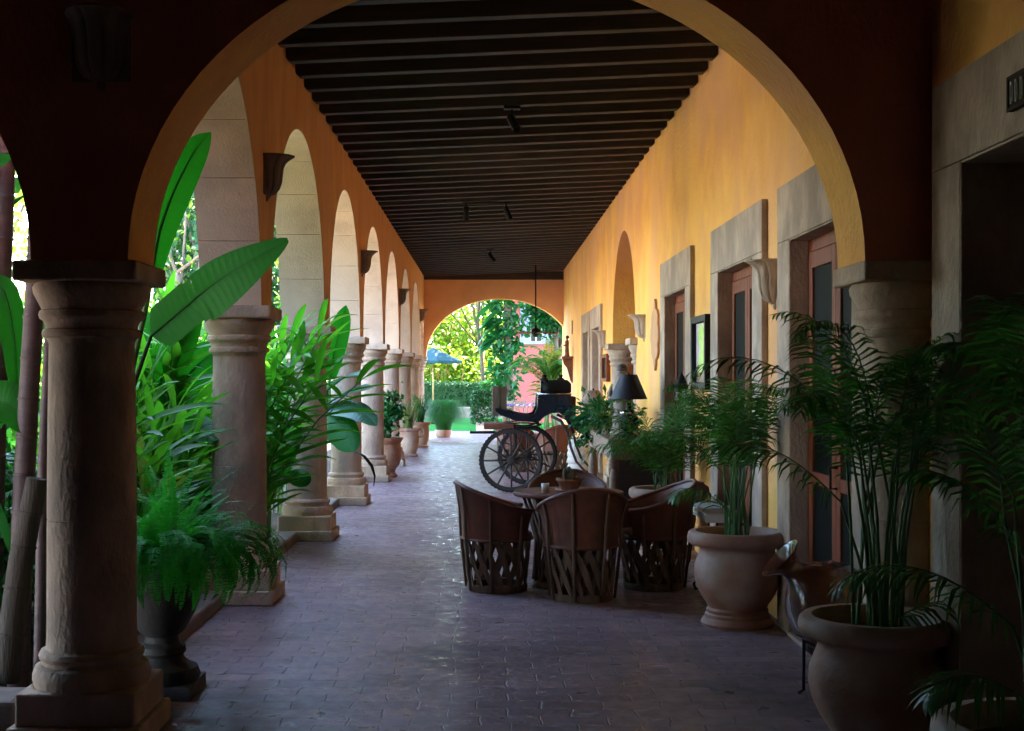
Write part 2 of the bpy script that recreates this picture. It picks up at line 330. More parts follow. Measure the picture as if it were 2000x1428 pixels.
# ------------------------------------------------------------------ left colonnade
XC, XI, XO = -1.84, -1.64, -2.08            # column axis, inner and outer wall faces
Y1, DY = 6.13, 3.74
YN = [Y1 + DY * i for i in range(9)]
YEND = 34.45; SPR = 2.165; ZT = 4.62; XR = 1.97
COLPROF = [(.255, .245), (.262, .275), (.262, .30), (.25, .335), (.222, .345), (.222, .362), (.232, .37), (.236, .385), (.226, .405), (.205, .412), (.203, .42), (.200, .46), (.199, .996), (.1955, 1.0), (.199, 1.004), (.196, 1.45), (.190, 1.81)]
CAPPROF = [(.190, 1.80), (.200, 1.826), (.217, 1.830), (.222, 1.846), (.217, 1.863), (.204, 1.869), (.205, 1.882), (.215, 1.905), (.230, 1.914), (.236, 1.931), (.232, 1.949), (.222, 1.955), (.226, 1.967), (.241, 1.996), (.258, 2.028), (.262, 2.055), (.25, 2.076)]
def make_column(label, x, y):
    t = thing('stone_column', label, 'column', (x, y, 0), 0, 'stone columns of the left arcade')
    m = MB(); m.box(-.295, .295, -.295, .295, 0, .105); m.box(-.265, .265, -.265, .265, .1, .25); m.build('plinth', 'stone', t, bevel=.012)
    m = MB(); m.lathe(COLPROF[:11], 40); m.build('base_moulding', 'stone', t, auto=40)
    m = MB(); m.lathe(COLPROF[10:], 40); m.build('shaft', 'stone', t, auto=40)
    m = MB(); m.lathe(CAPPROF, 40); m.build('capital', 'stone', t, auto=40)
    m = MB(); m.box(-.275, .275, -.275, .275, 2.075, SPR); m.build('abacus', 'stone', t, bevel=.012)
    return t
collab = ['nearest stone column, in deep shade under the dark front arch', 'stone column with fern fronds in front of its base', 'third stone column from the front, ginger leaves leaning over its capital',
          'stone column half covered by torn drooping banana leaves', 'pale stone column beside the small leafy shrub in a pot', 'stone column just behind the potted leafy shrub',
          'stone column behind the two-handled pot of strap leaves', 'slim far stone column, second from the end wall', 'farthest stone column, against the end wall']
c0 = make_column(collab[0], XC + .02, Y1)
for i in range(1, 9): dup(c0, (XC, YN[i] if i < 8 else 34.6, 0), 0, collab[i])

arcs = []
for i in range(8):
    a, b = YN[i] + .23, YN[i + 1] - .23
    if i == 7: b = 34.37
    arcs.append(ellipse_arc((a + b) / 2, (b - a) / 2, SPR, (b - a) / 2, 44, PI, 0))
aw = thing('arcade_wall', 'long orange arcade wall with stone lined arches above the left columns', 'wall')
mb = MB(); arch_wall(mb, arcs, Y1 + .23, 34.42, ZT, XO, XI, 'x'); fixn(mb.build('plaster_wall', 'orange', aw))
for i, a in enumerate(arcs):
    m = MB(); soffit(m, a, XO, XI, 'x', joints=11, ins=-.002); fixn(m.build('arch_lining', 'soffit', aw))
# ------------------------------------------------------------------ near transverse wall (dark red), soffits of yellow plaster
NY0, NY1 = 5.90, 6.36
narcs = []
for c in (-8.34, -3.66 - .99, -3.66):
    pass
step = 1.634 * 2 + .43
cs = [.04 - step * k for k in (3, 2, 1, 0)]
for c in cs: narcs.append(ellipse_arc(c, 1.634, SPR, 1.40, 44, PI, 0))
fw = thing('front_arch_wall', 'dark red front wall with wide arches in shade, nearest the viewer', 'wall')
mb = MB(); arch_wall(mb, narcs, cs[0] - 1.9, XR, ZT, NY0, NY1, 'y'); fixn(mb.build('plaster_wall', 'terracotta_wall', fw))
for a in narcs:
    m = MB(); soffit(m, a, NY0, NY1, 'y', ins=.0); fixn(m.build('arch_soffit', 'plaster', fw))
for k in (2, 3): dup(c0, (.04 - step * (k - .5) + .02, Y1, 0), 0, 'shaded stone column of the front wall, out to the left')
rc = dup(c0, (1.935, Y1, 0), 0, 'stone column half buried in the right wall behind the nearest palm')
# ------------------------------------------------------------------ end wall
ew = thing('end_wall', 'far orange wall with a wide arch opening onto the garden', 'wall')
earc = ellipse_arc(.33, 1.92, SPR, 1.51, 48, PI, 0)
k = [p for p in earc if p[0] < XR]; ang = math.acos((XR - .33) / 1.92); k.append((XR, SPR + 1.51 * math.sin(ang)))
mb = MB(); arch_wall(mb, [k], XO, XR, ZT, YEND, YEND + .42, 'y'); fixn(mb.build('plaster_wall', 'end_plaster', ew))
mb = MB(); soffit(mb, k, YEND, YEND + .42, 'y'); fixn(mb.build('arch_soffit', 'plaster', ew))
# ------------------------------------------------------------------ ceiling with beams
ce = thing('beamed_ceiling', 'dark timber ceiling of close-set cross beams over the corridor', 'ceiling')
ZL, ZR = 4.21, 4.365
def zc(x): return lerp(ZL, ZR, (x - XI) / (XR - XI))
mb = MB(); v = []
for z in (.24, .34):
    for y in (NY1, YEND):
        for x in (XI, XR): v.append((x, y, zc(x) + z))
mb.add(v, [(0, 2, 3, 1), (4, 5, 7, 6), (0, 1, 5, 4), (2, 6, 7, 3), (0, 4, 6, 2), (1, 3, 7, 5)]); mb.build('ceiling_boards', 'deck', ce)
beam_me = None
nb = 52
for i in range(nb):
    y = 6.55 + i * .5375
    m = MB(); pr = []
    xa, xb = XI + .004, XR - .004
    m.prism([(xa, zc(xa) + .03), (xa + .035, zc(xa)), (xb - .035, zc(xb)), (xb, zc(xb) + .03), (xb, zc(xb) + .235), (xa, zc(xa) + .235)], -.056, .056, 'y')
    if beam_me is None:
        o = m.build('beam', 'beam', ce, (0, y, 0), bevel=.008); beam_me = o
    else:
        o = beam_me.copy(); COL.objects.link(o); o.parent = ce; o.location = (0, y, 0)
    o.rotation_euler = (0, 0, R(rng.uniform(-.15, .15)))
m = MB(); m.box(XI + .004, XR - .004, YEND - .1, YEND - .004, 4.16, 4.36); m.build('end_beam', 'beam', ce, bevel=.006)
# roofs (seen only from outside) keep the daylight out
ro = thing('roof', 'flat roof slab over the shaded gallery and corridor', 'roof')
mb = MB(); mb.box(-2.3, 9, 6.0, 35.1, 4.63, 4.85); mb.build('roof_slab', 'stone', ro)
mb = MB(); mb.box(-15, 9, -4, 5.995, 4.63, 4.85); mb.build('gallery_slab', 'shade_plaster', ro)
sh = thing('gallery_wall', 'dark plaster wall closing the near gallery behind the viewer, plus an added light-blocking side wall', 'wall')
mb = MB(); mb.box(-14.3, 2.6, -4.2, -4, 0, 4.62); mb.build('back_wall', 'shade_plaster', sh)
mb = MB(); mb.box(-2.8, -2.5, -4, 5.9, 0, 4.62); mb.build('light_blocking_wall', 'shade_plaster', sh)  # side wall added to keep arch light off the near gallery

# ------------------------------------------------------------------ right wall with doors
hw = thing('house_wall', 'long yellow plaster wall along the right with stone framed doors', 'wall')
DOORS = [(3.62, 5.77), (6.70, 8.85), (9.35, 11.50), (12.65, 14.85), (22.75, 24.95), (25.25, 27.35)]
ARW = (17.72, 20.95)
XB = 2.47
ops = []
for a, b in DOORS: ops.append((a + .34, b - .34, 2.53))
mb = MB(); y = -4.0
for a, b, h in sorted(ops + [(ARW[0], ARW[1], None)]):
    mb.box(XR, XB, y, a, 0, ZT)
    if h: mb.box(XR, XB, a, b, h, ZT)
    y = b
mb.box(XR, XB, y, 35.0, 0, ZT)
ar = ellipse_arc(sum(ARW) / 2, (ARW[1] - ARW[0]) / 2, SPR, 1.60, 44, PI, 0)
arch_wall(mb, [ar], ARW[0], ARW[1], ZT, XR, XB, 'x')
soffit(mb, ar, XR, XB, 'x')
fixn(mb.build('plaster_wall', 'plaster', hw))
mb = MB(); mb.box(XB, 6, ARW[0] - .6, ARW[0] - .3, 0, ZT); mb.box(XB, 6, ARW[1] + .3, ARW[1] + .6, 0, ZT); mb.box(6, 6.2, ARW[0] - .6, ARW[1] + .6, 0, ZT); mb.box(XB, 6, ARW[0] - .3, ARW[1] + .3, -.03, .0)
mb.build('side_passage', 'plaster', hw)
mb = MB(); mb.box(8.9, 9.1, -4.2, 35, 0, 4.62); mb.box(2.6, 8.9, -4.2, -4, 0, 4.62); mb.box(XB, 8.9, 34.8, 35, 0, 4.62); mb.build('outer_wall', 'plaster', hw)
for i, (a, b) in enumerate(DOORS):
    c = (a + b) / 2; hwid = (b - a) / 2; oh = hwid - .34
    # leaf frames, the part everything of the door hangs from
    dx = 2.05 if i else 2.40  # nearest door set deeper; its dark panes stand for a black open doorway
    m = MB()
    m.box(dx, dx + .09, -oh, -oh + .07, 0, 2.53); m.box(dx, dx + .09, oh - .07, oh, 0, 2.53); m.box(dx, dx + .09, -oh + .07, oh - .07, 2.44, 2.53)
    for s in (-1, 1):
        e0, e1 = (-oh + .075, -.004) if s < 0 else (.004, oh - .075)
        m.box(dx - .015, dx + .035, e0, e0 + .09, .02, 2.435); m.box(dx - .015, dx + .035, e1 - .09, e1, .02, 2.435)
        m.box(dx - .015, dx + .035, e0 + .09, e1 - .09, 2.33, 2.435); m.box(dx - .015, dx + .035, e0 + .09, e1 - .09, .02, .30)
        m.box(dx - .015, dx + .035, e0 + .09, e1 - .09, .98, 1.06)
    d = m.build('door', 'redwood', hw, (0, c, 0), bevel=.006)
    m = MB(); p = .045
    for s in (-1, 1):
        y0, y1 = (-hwid, -oh) if s < 0 else (oh, hwid)
        m.box(XR - p, XR - .002, y0, y1, 0, 2.53); yy = -oh if s < 0 else oh
        m.box(XR - p + .002, dx, min(yy, yy - s * .012), max(yy, yy - s * .012), 0, 2.53)
    m.box(XR - p, XR - .002, -hwid, hwid, 2.532, 2.90); m.box(XR - p + .002, dx, -oh + .013, oh - .013, 2.518, 2.53)
    m.build('stone_surround', 'stone', d, bevel=.005)
    for s in (-1, 1):
        e0, e1 = (-oh + .165, -.094) if s < 0 else (.094, oh - .165)
        m = MB(); m.box(dx, dx + .012, e0, e1, .30, .98); m.box(dx, dx + .012, e0, e1, 1.06, 2.33); m.build('pane', 'pane', d)
    m = MB(); m.tube([(dx - .02, -.05, 1.0), (dx - .06, -.05, 1.0), (dx - .06, -.05, 1.12), (dx - .02, -.05, 1.12)], .008); m.build('handle', 'iron', d)
    m = MB(); m.box(dx + .1, dx + .12, -oh, oh, 0, 2.53); m.build('backing', 'void', d)  # near-black sheet stands for the unlit room behind
    m = MB(); m.box(XR - .06, dx - .02, -oh + .014, oh - .014, .001, .03); m.build('threshold', 'stone', d, bevel=.005)
for yy, lab in ((ARW[1] - .06, 'short stone column under the far end of the right wall arch'), (ARW[0] + .02, 'stone column at the near end of the right wall arch, behind the table')):
    dup(c0, (XR + .17, yy, 0), 0, lab)['group'] = 'stone columns of the right arch'
# ornate blind panel
po = [(0, .42), (.07, .36), (.08, .30), (.20, .28), (.28, .22), (.27, .12), (.35, .07), (.36, -.07), (.28, -.12), (.29, -.22), (.20, -.27), (.09, -.29), (.08, -.35), (0, -.42)]
po = po + [(-a, b) for a, b in po[-2:0:-1]]
m = MB(); m.prism([(a, b) for a, b in po][::-1], -.018, .018, 'x')
o = fixn(m.build('wall_plaque', mat('plaque_stone', (.56, .29, .14), (.48, .24, .12), 3, .85, bump=.2), None, (XR - .012, 15.5, 2.14), bevel=.006))
tag(o, 'tan wall plaque with scalloped outline set on the yellow wall', 'wall plaque')
# room-number plaque by the nearest door
np_ = thing('number_plaque', 'dark wooden plaque with pale embossed strokes above the nearest right door', 'sign', (XR - .046, 4.74, 2.68))
m = MB(); m.box(-.02, 0, -.13, .13, -.064, .064); m.build('plaque_board', 'plaque', np_, bevel=.006)
m = MB(); m.box(-.026, -.0205, -.13, .13, .052, .064); m.box(-.026, -.0205, -.13, .13, -.064, -.052); m.box(-.026, -.0205, .118, .13, -.0515, .0515); m.box(-.026, -.0205, -.13, -.118, -.0515, .0515); m.build('raised_border', 'plaque', np_)
for yy in (.088, .045, .0):
    m = MB()
    m.tube([(-.023, yy - .009 * math.cos(2 * PI * i / 20), .034 * max(-1, min(1, 1.6 * math.sin(2 * PI * i / 20)))) for i in range(20)], .0032, 6, closed=True)
    m.box(-.0275, -.0215, yy - .006, yy + .006, .030, .040); m.box(-.0275, -.0215, yy - .006, yy + .006, -.040, -.030); m.build('embossed_stroke', 'numeral', np_)
# ------------------------------------------------------------------ sconces: fluted half-bell corbels
def sconce(loc, rz, label, group, stone='stone'):
    """half-round fluted bell; +Y points away from the wall"""
    t = thing('wall_sconce', label, 'sconce', loc, rz, group)
    m = MB(); n = 60; v = []; fs = []
    prof = [(.03, .03, 0), (.075, .07, .015), (.10, .10, .05), (.112, .118, .10), (.117, .124, .155), (.122, .128, .20), (.13, .145, .24), (.142, .18, .270), (.15, .21, .285), (.148, .212, .297), (.12, .17, .292)]
    for rx, ry, z in prof:
        for i in range(n + 1):
            a = PI * i / n; fl = 1 - .11 * (1 - abs(math.sin(a * 5 + .0))) ** 2 * (1 if .01 < z < .28 else .3)
            v.append((rx * fl * math.cos(a), ry * fl * math.sin(a), z))
    for j in range(len(prof) - 1):
        for i in range(n): q = j * (n + 1) + i; fs.append((q, q + 1, q + n + 2, q + n + 1))
    m.add(v, fs, True); m.build('fluted_bowl', stone, t, auto=35)
    m = MB(); m.box(-.13, .13, -.002, .012, .0, .28); m.build('back_plate', stone, t, bevel=.004)
    m = MB(); m.lathe([(0, -.045), (.016, -.035), (.02, -.015), (.012, 0), (.03, .012)], 12, a0=0, a1=PI); m.build('drop_finial', stone, t)
    return t
s0 = sconce((XI, YN[1], 2.99), -PI / 2, 'brown fluted wall sconce above the second column, nearest on the arcade wall', 'fluted sconces of the arcade wall', mat('brown_sconce_clay', (.16, .10, .075), (.11, .07, .055), 8, .7))
for i, lb in ((3, 'brown wall sconce between the fourth and fifth left arches'), (5, 'small brown wall sconce above the sixth left column'), (7, 'tiny farthest brown wall sconce next to the end wall')):
    dup(s0, (XI, YN[i], 2.99), -PI / 2, lb)
dup(s0, (-1.71, NY0, 2.955), PI, 'black fluted wall sconce in shadow on the dark front wall')['group'] = 'front wall sconce'
s1 = sconce((XR, 9.1, 2.15), PI / 2, 'pale fluted stone sconce between the two nearer framed doors', 'fluted sconces of the right wall')
dup(s1, (XR, 16.7, 2.13), PI / 2, 'stone sconce beside the yellow blind arch and scalloped plaque')
dup(s1, (XR, 22.3, 2.13), PI / 2, 'small pale sconce on the right wall past the arch')
# ------------------------------------------------------------------ spots, fan
def spot(p, aim, par):
    d = Vector(aim).normalized(); q = d.to_track_quat('Z', 'Y').to_matrix().to_4x4(); q.translation = p
    m = MB(); m.lathe([(.0, -.10), (.035, -.10), (.042, -.09), (.045, .09), (.05, .10), (.042, .10), (.038, .06), (0, .05)], 20, q); return m.build('spot_head', 'iron', par, auto=40)
def track(x, y, heads, label):
    z = zc(x); t = thing('ceiling_spotlight', label, 'spotlight', (x, y, z), 0, 'spotlights under the beams')
    m = MB()
    if len(heads) > 1: m.box(-.36, .36, -.02, .02, -.035, 0)
    else: m.box(-.08, .08, -.05, .05, -.03, 0)
    m.build('mounting_bar', 'iron', t, bevel=.004)
    for hx, aim in heads:
        m = MB(); m.tube([(hx, 0, -.03), (hx, 0, -.13)], .012); m.build('stem', 'iron', t); spot((hx + aim[0] * .05, aim[1] * .05, -.17), aim, t)
yb = 6.55 + .5375 * 12
track(.24, yb, [(0, (.35, -.55, -.75))], 'black spotlight under the nearest beams')
yb = 6.55 + .5375 * 25
track(-.02, yb, [(-.30, (-.05, .2, -1)), (.30, (.4, .1, -1))], 'black double spotlight on a bar in mid ceiling')
track(.06, 6.55 + .5375 * 39, [(0, (.5, 0, -.7))], 'small black spotlight under the far ceiling beams')
t = thing('ceiling_fan', 'dark ceiling fan on a long rod near the end arch', 'ceiling fan', (1.16, 32.0, 0))
m = MB(); m.tube([(0, 0, 2.86), (0, 0, 4.33)], .016); m.build('rod', 'iron', t)
m = MB(); m.lathe([(0, 2.60), (.05, 2.61), (.06, 2.66), (.11, 2.68), (.12, 2.74), (.10, 2.79), (.04, 2.82), (.03, 2.88), (0, 2.88)], 20); m.build('motor', 'iron', t)
for k in range(5):
    a = 2 * PI * k / 5 + .1
    m = MB(); mx = Matrix.Rotation(a, 4, 'Z'); m.box(.1, .2, -.015, .015, 2.70, 2.712, mx); m.box(.18, .52, -.065, .065, -.009, .009, Matrix.Translation((0, 0, 2.705)) @ mx @ Matrix.Rotation(R(13), 4, 'X')); m.build('blade', 'wood', t)

# ------------------------------------------------------------------ kerb along the garden bed
kb = thing('garden_kerb', 'low stone kerb between the column bases along the garden bed', 'kerb')
for i in range(8):
    b = (YN[i + 1] if i < 7 else 34.6) - .30
    m = MB(); m.box(-2.10, -1.90, YN[i] + .31, b, -.05, .10); m.build('kerb_stone', 'kerb', kb, bevel=.02)
kf = thing('front_kerb', 'low dark stone kerb left of the nearest column', 'kerb')
m = MB(); m.box(-5.2, -2.13, 5.98, 6.28, -.05, .19); m.build('kerb_stone', 'kerb', kf, bevel=.02)

# ------------------------------------------------------------------ equipal chairs and table
def make_chair(label, loc, rz, leather='leather', group='leather barrel chairs around the round table'):
    t = thing('barrel_chair', label, 'chair', loc, rz, group)
    m = MB(); m.lathe([(.20, 0), (.228, 0), (.236, .02), (.234, .055), (.222, .06), (.20, .055), (.20, 0)], 40); m.build('base_hoop', 'slat', t, auto=50)
    m = MB(); n = 17
    for lay, r0, r1, tw, n in ((0, .232, .268, -.58, 18), (1, .220, .254, .58, 11)):
        for i in range(n):
            a = 2 * PI * i / n + lay * .18; v = []
            for k in range(5):
                u = k / 4; aa = a + tw * u; rr = lerp(r0, r1, u); z = lerp(.035, .415, u); hw_ = .023 / rr * (1 if 0 < k < 4 else .5)
                for e in (-1, 1): v.append((rr * math.cos(aa + e * hw_), rr * math.sin(aa + e * hw_), z))
                for e in (-1, 1): v.append(((rr - .005) * math.cos(aa + e * hw_), (rr - .005) * math.sin(aa + e * hw_), z))
            fs = []
            for k in range(4):
                b = 4 * k; fs += [(b, b + 1, b + 5, b + 4), (b + 2, b + 6, b + 7, b + 3), (b, b + 4, b + 6, b + 2), (b + 1, b + 3, b + 7, b + 5)]
            m.add(v, fs)
    m.build('slat_lattice', 'slat', t)
    m = MB(); m.lathe([(0, .445), (.20, .455), (.262, .45), (.275, .43), (.272, .40), (.262, .395)], 40); m.build('seat', leather, t, auto=60)
    # wrapped back: angle measured from straight behind
    A = R(138); n = 48
    def top(a):
        u = abs(a) / A; s = u * u * (3 - 2 * u); return lerp(.835, .63, s)
    def ring(a, u, off):
        z = lerp(.40, top(a), u); r = .268 + .05 * u * u + off + .012 * (u > .97); ang = -PI / 2 + a
        return (r * math.cos(ang), r * math.sin(ang), z)
    m = MB(); K = 8
    for off, flip in ((.006, 0), (-.010, 1)):
        v = [ring(lerp(-A, A, i / n), k_ / K, off) for k_ in range(K + 1) for i in range(n + 1)]
        fs = [(k_ * (n + 1) + i, k_ * (n + 1) + i + 1, (k_ + 1) * (n + 1) + i + 1, (k_ + 1) * (n + 1) + i) for k_ in range(K) for i in range(n)]
        if flip: fs = [f[::-1] for f in fs]
        m.add(v, fs, True)
    m.build('backrest', leather, t)
    m = MB(); m.tube([ring(lerp(-A, A, i / n), 1, -.004) for i in range(n + 1)], .0165, 10); m.build('rolled_rim', leather, t)
    m = MB(); m.tube([(.274 * math.cos(2 * PI * i / 40), .274 * math.sin(2 * PI * i / 40), .405) for i in range(40)], .012, 8, closed=True); m.build('seat_band', leather, t)
    for a in (-118, -70, -24, 24, 70, 118):
        ar_ = R(a); p0 = (.246 * math.cos(-PI / 2 + ar_), .246 * math.sin(-PI / 2 + ar_), .015); q = ring(ar_, .5, .02); p1 = (.29 * math.cos(-PI / 2 + ar_), .29 * math.sin(-PI / 2 + ar_), .41); p2 = ring(ar_, .97, .016)
        m = MB(); m.tube([p0, p1, (.300 * math.cos(-PI / 2 + ar_), .300 * math.sin(-PI / 2 + ar_), .62), p2], [.011, .013, .0115, .010], 8); m.build('post', 'slat', t)
    return t
TX, TY = .64, 10.52
def face(x, y): return math.atan2(TY - y, TX - x) - PI / 2
ch = make_chair('brown leather barrel chair on the left of the round table', (.075, 10.33, 0), face(.075, 10.33) - .15)
dup(ch, (.70, 9.90, 0), face(.7, 9.9) + .05, 'brown leather barrel chair nearest the viewer with its back turned')
dup(ch, (1.30, 10.42, 0), face(1.3, 10.42) + .25, 'dark leather barrel chair on the right of the round table')
dup(ch, (.68, 11.32, 0), face(.68, 11.32), 'leather barrel chair behind the round table, only its rim showing')
t = thing('round_table', 'round leather topped barrel table between the four chairs', 'table', (TX, TY, 0))
m = MB(); m.lathe([(0, .75), (.40, .75), (.432, .747), (.438, .735), (.432, .715), (.40, .71)], 48); m.build('tabletop', 'leather', t, auto=50)
m = MB(); m.lathe([(.26, 0), (.29, 0), (.29, .05), (.26, .06)], 36); m.build('base_hoop', 'slat', t)
m = MB()
for i in range(20):
    for s in (-1, 1):
        a = 2 * PI * i / 20; b = a + s * .5
        m.tube([(.28 * math.cos(a), .28 * math.sin(a), .03), (.26 * math.cos((a + b) / 2), .26 * math.sin((a + b) / 2), .38), (.36 * math.cos(b), .36 * math.sin(b), .71)], .012, 4)
m.build('slat_lattice', 'slat', t)
p = W(1112, 947, 10.42); t = thing('cactus_bowl', 'terracotta bowl of small cacti on a saucer on the round table', 'plant pot', (p.x, 10.42, .75))
m = MB(); m.lathe([(0, 0), (.085, 0), (.105, .012), (.108, .02), (.09, .018), (0, .014)], 28); m.build('saucer', 'terracotta', t)
m = MB(); m.lathe([(0, .016), (.065, .016), (.095, .085), (.104, .09), (.104, .105), (.092, .105), (.085, .085), (0, .08)], 28); m.build('bowl', 'terracotta', t, auto=50)
for dx, dy, r_, h_ in ((-.035, 0, .016, .10), (-.005, .01, .022, .115), (.02, -.01, .02, .095), (.055, .01, .026, .035)):
    m = MB(); v = []; n = 20; pr = [(.7, 0), (1, .2), (1.05, .6), (.85, .85), (.4, .97), (0, 1)]; fs = []
    for q, z in pr:
        for i in range(n):
            a = 2 * PI * i / n; rr = r_ * q * (1 + .14 * math.cos(a * 10)); v.append((dx + rr * math.cos(a), dy + rr * math.sin(a), .085 + z * h_))
    for j in range(len(pr) - 1):
        for i in range(n): fs.append((j * n + i, j * n + (i + 1) % n, (j + 1) * n + (i + 1) % n, (j + 1) * n + i))
    m.add(v, fs, True); m.build('cactus', 'cactus', t)
p = W(1065, 955, 10.3); t = thing('candle_glass', 'small whitish candle glass on the round table', 'candle', (p.x, 10.3, .75))
m = MB(); m.lathe([(0, .002), (.026, .002), (.031, .075), (.029, .075), (.0245, .008), (0, .008)], 24); m.build('glass_cup', 'frosted', t)
m = MB(); m.lathe([(0, .01), (.0235, .01), (.027, .06), (0, .061)], 20); m.build('candle', 'wax', t)

# ------------------------------------------------------------------ plants: generators
def v3(*a): return Vector(a)
def frond(mb, base, az, length, pitch, droop, leaf, nleaf, wleaf, start=.3, rad=.006, fwd=.7, up=.25, sag=.5, rach=None, taper=.35, seg=10):
    """pinnate frond; leaflets are folded strips, the rachis a tapering tube in rach"""
    pts = [Vector(base)]; p = Vector(base); pt = pitch
    tang = []
    for i in range(seg):
        u = (i + .5) / seg; pt = pitch - droop * u * u
        d = v3(math.cos(az) * math.cos(pt), math.sin(az) * math.cos(pt), math.sin(pt)); p = p + d * length / seg; pts.append(p.copy()); tang.append(d)
    if rach is not None: rach.tube(pts, [rad * lerp(1, .25, i / seg) for i in range(seg + 1)], 5, cap=False)
    for i in range(nleaf):
        u = lerp(start, .99, (i + rng.random() * .3) / nleaf); x = u * seg; k_ = min(int(x), seg - 1); q = pts[k_].lerp(pts[k_ + 1], x - k_); d = tang[k_]
        side = d.cross(v3(0, 0, 1));
        if side.length < .05: side = v3(-math.sin(az), math.cos(az), 0)
        side.normalize(); nup = side.cross(d).normalized()
        uu = (u - start) / (1 - start); ll = leaf * (math.sin(PI * (.18 + .80 * uu)) ** .7) * lerp(1, taper, uu) * rng.uniform(.85, 1.12)
        for s in (-1, 1):
            dr = (side * s + d * fwd * (1 + uu * .8) + nup * up).normalized()
            dr = (dr + v3(rng.uniform(-.08, .08), rng.uniform(-.08, .08), rng.uniform(-.08, .08))).normalized()
            wv = dr.cross(nup).normalized() * wleaf * .5
            m1 = q + dr * ll * .45 - v3(0, 0, sag * ll * .12); m2 = q + dr * ll * .8 - v3(0, 0, sag * ll * .36); tip = q + dr * ll * .98 - v3(0, 0, sag * ll * .62)
            mb.add([q - wv * .35, q + wv * .35, m1 + wv, m1 - wv, m2 + wv * .7, m2 - wv * .7, tip], [(0, 1, 2, 3), (3, 2, 4, 5), (5, 4, 6)], True)
def blade(mb, mid, width, nrm, prof=None, fold=.25, tears=0, wave=.055, nw=4):
    """broad leaf along a midrib; nrm = facing direction; tears split the margin between veins"""
    n = 72; P_ = []; mid = [Vector(p) for p in mid]
    def cr(t):
        m_ = len(mid) - 1; x = t * m_; i = min(int(x), m_ - 1); f = x - i
        p0 = mid[max(i - 1, 0)]; p1 = mid[i]; p2 = mid[i + 1]; p3 = mid[min(i + 2, m_)]
        return .5 * ((2 * p1) + (p2 - p0) * f + (2 * p0 - 5 * p1 + 4 * p2 - p3) * f * f + (3 * p1 - p0 - 3 * p2 + p3) * f ** 3)
    prof = prof or (lambda u: (math.sin(PI * min(1, u * .93 + .07)) ** .55) * (1 if u < .75 else (1 - ((u - .75) / .25) ** 2.2 * .72)))
    nrm = Vector(nrm); cuts = sorted(rng.sample(range(8, n - 6), tears)) if tears else []
    for s in (-1, 1):
        seg0 = 0
        for end in cuts + [n]:
            v = []; fs = []; droop_ = rng.uniform(0, .22) if tears else 0
            for i in range(seg0, end + 1):
                u = i / n; p = cr(u); tg = (cr(min(u + .02, 1)) - cr(max(u - .02, 0))).normalized(); sd = tg.cross(nrm).normalized() * s; nn = sd.cross(tg).normalized()
                if nn.dot(nrm) < 0: nn = -nn
                wd = width * .5 * prof(u)
                for k_ in range(nw + 1):
                    e = k_ / nw; q = p + sd * wd * e * (math.cos(fold * e)) + nn * (wd * e * math.sin(fold) * (1 - e * .6)) + nn * wave * math.sin(u * 150 + e * 2.2) * e * (1.2 - e) * wd
                    if tears: q = q - v3(0, 0, droop_ * wd * e * e * 2) + tg * (e * wd * .3)
                    v.append(q)
            c = end - seg0
            for i in range(c):
                for k_ in range(nw): b = i * (nw + 1) + k_; fs.append((b, b + 1, b + nw + 2, b + nw + 1))
            mb.add(v, fs, True); seg0 = end
    mb.tube([cr(i / 12) - nrm.normalized() * .004 for i in range(13)], [lerp(.011, .003, i / 12) for i in range(13)], 5, cap=False)
def lance(mb, base, d, L_, w_, sag=.4, up=None):
    d = d.normalized(); sd = d.cross(v3(0, 0, 1)); sd = (sd if sd.length > .05 else v3(1, 0, 0)).normalized(); nn = sd.cross(d)
    tw = rng.uniform(-.6, .6); sd, nn = sd * math.cos(tw) + nn * math.sin(tw), nn * math.cos(tw) - sd * math.sin(tw)
    v = []; fs = []
    for i in range(7):
        u = i / 6; c = base + d * L_ * u - v3(0, 0, sag * L_ * u ** 2.2 * .6); ww = w_ * .5 * (math.sin(PI * (u * .96 + .03)) ** .8)
        v += [c - sd * ww + nn * ww * .35, c, c + sd * ww + nn * ww * .35]
    for i in range(6):
        b = 3 * i; fs += [(b, b + 1, b + 4, b + 3), (b + 1, b + 2, b + 5, b + 4)]
    mb.add(v, fs, True)
def leafcloud(mb, pts, size, npr=None, flat=.3, seed=1):
    """vectorised: a small folded leaf at each point"""
    g = np.random.default_rng(seed); P_ = np.asarray(pts, float); n = len(P_)
    d = g.normal(size=(n, 3)); d[:, 2] -= .35; d /= np.linalg.norm(d, axis=1)[:, None]
    r = g.normal(size=(n, 3)); r[:, 2] += flat * 4 * np.sign(g.random(n) - .3); s = np.cross(d, r); s /= np.linalg.norm(s, axis=1)[:, None] + 1e-9; nn = np.cross(s, d)
    L_ = size * g.uniform(.65, 1.35, n)[:, None]; w_ = L_ * .30
    a = P_; c = P_ + d * L_ * .5 - nn * w_ * .25; l = P_ + d * L_ * .45 + s * w_ + nn * w_ * .2; r_ = P_ + d * L_ * .45 - s * w_ + nn * w_ * .2; tip = P_ + d * L_
    V = np.stack([a, l, tip, r_, c], 1).reshape(-1, 3)
    b = np.arange(n) * 5
    F = [(int(i), int(i + 4), int(i + 1)) for i in b] + [(int(i + 1), int(i + 4), int(i + 2)) for i in b] + [(int(i), int(i + 3), int(i + 4)) for i in b] + [(int(i + 3), int(i + 2), int(i + 4)) for i in b]
    mb.add([tuple(x) for x in V.tolist()], F, False)
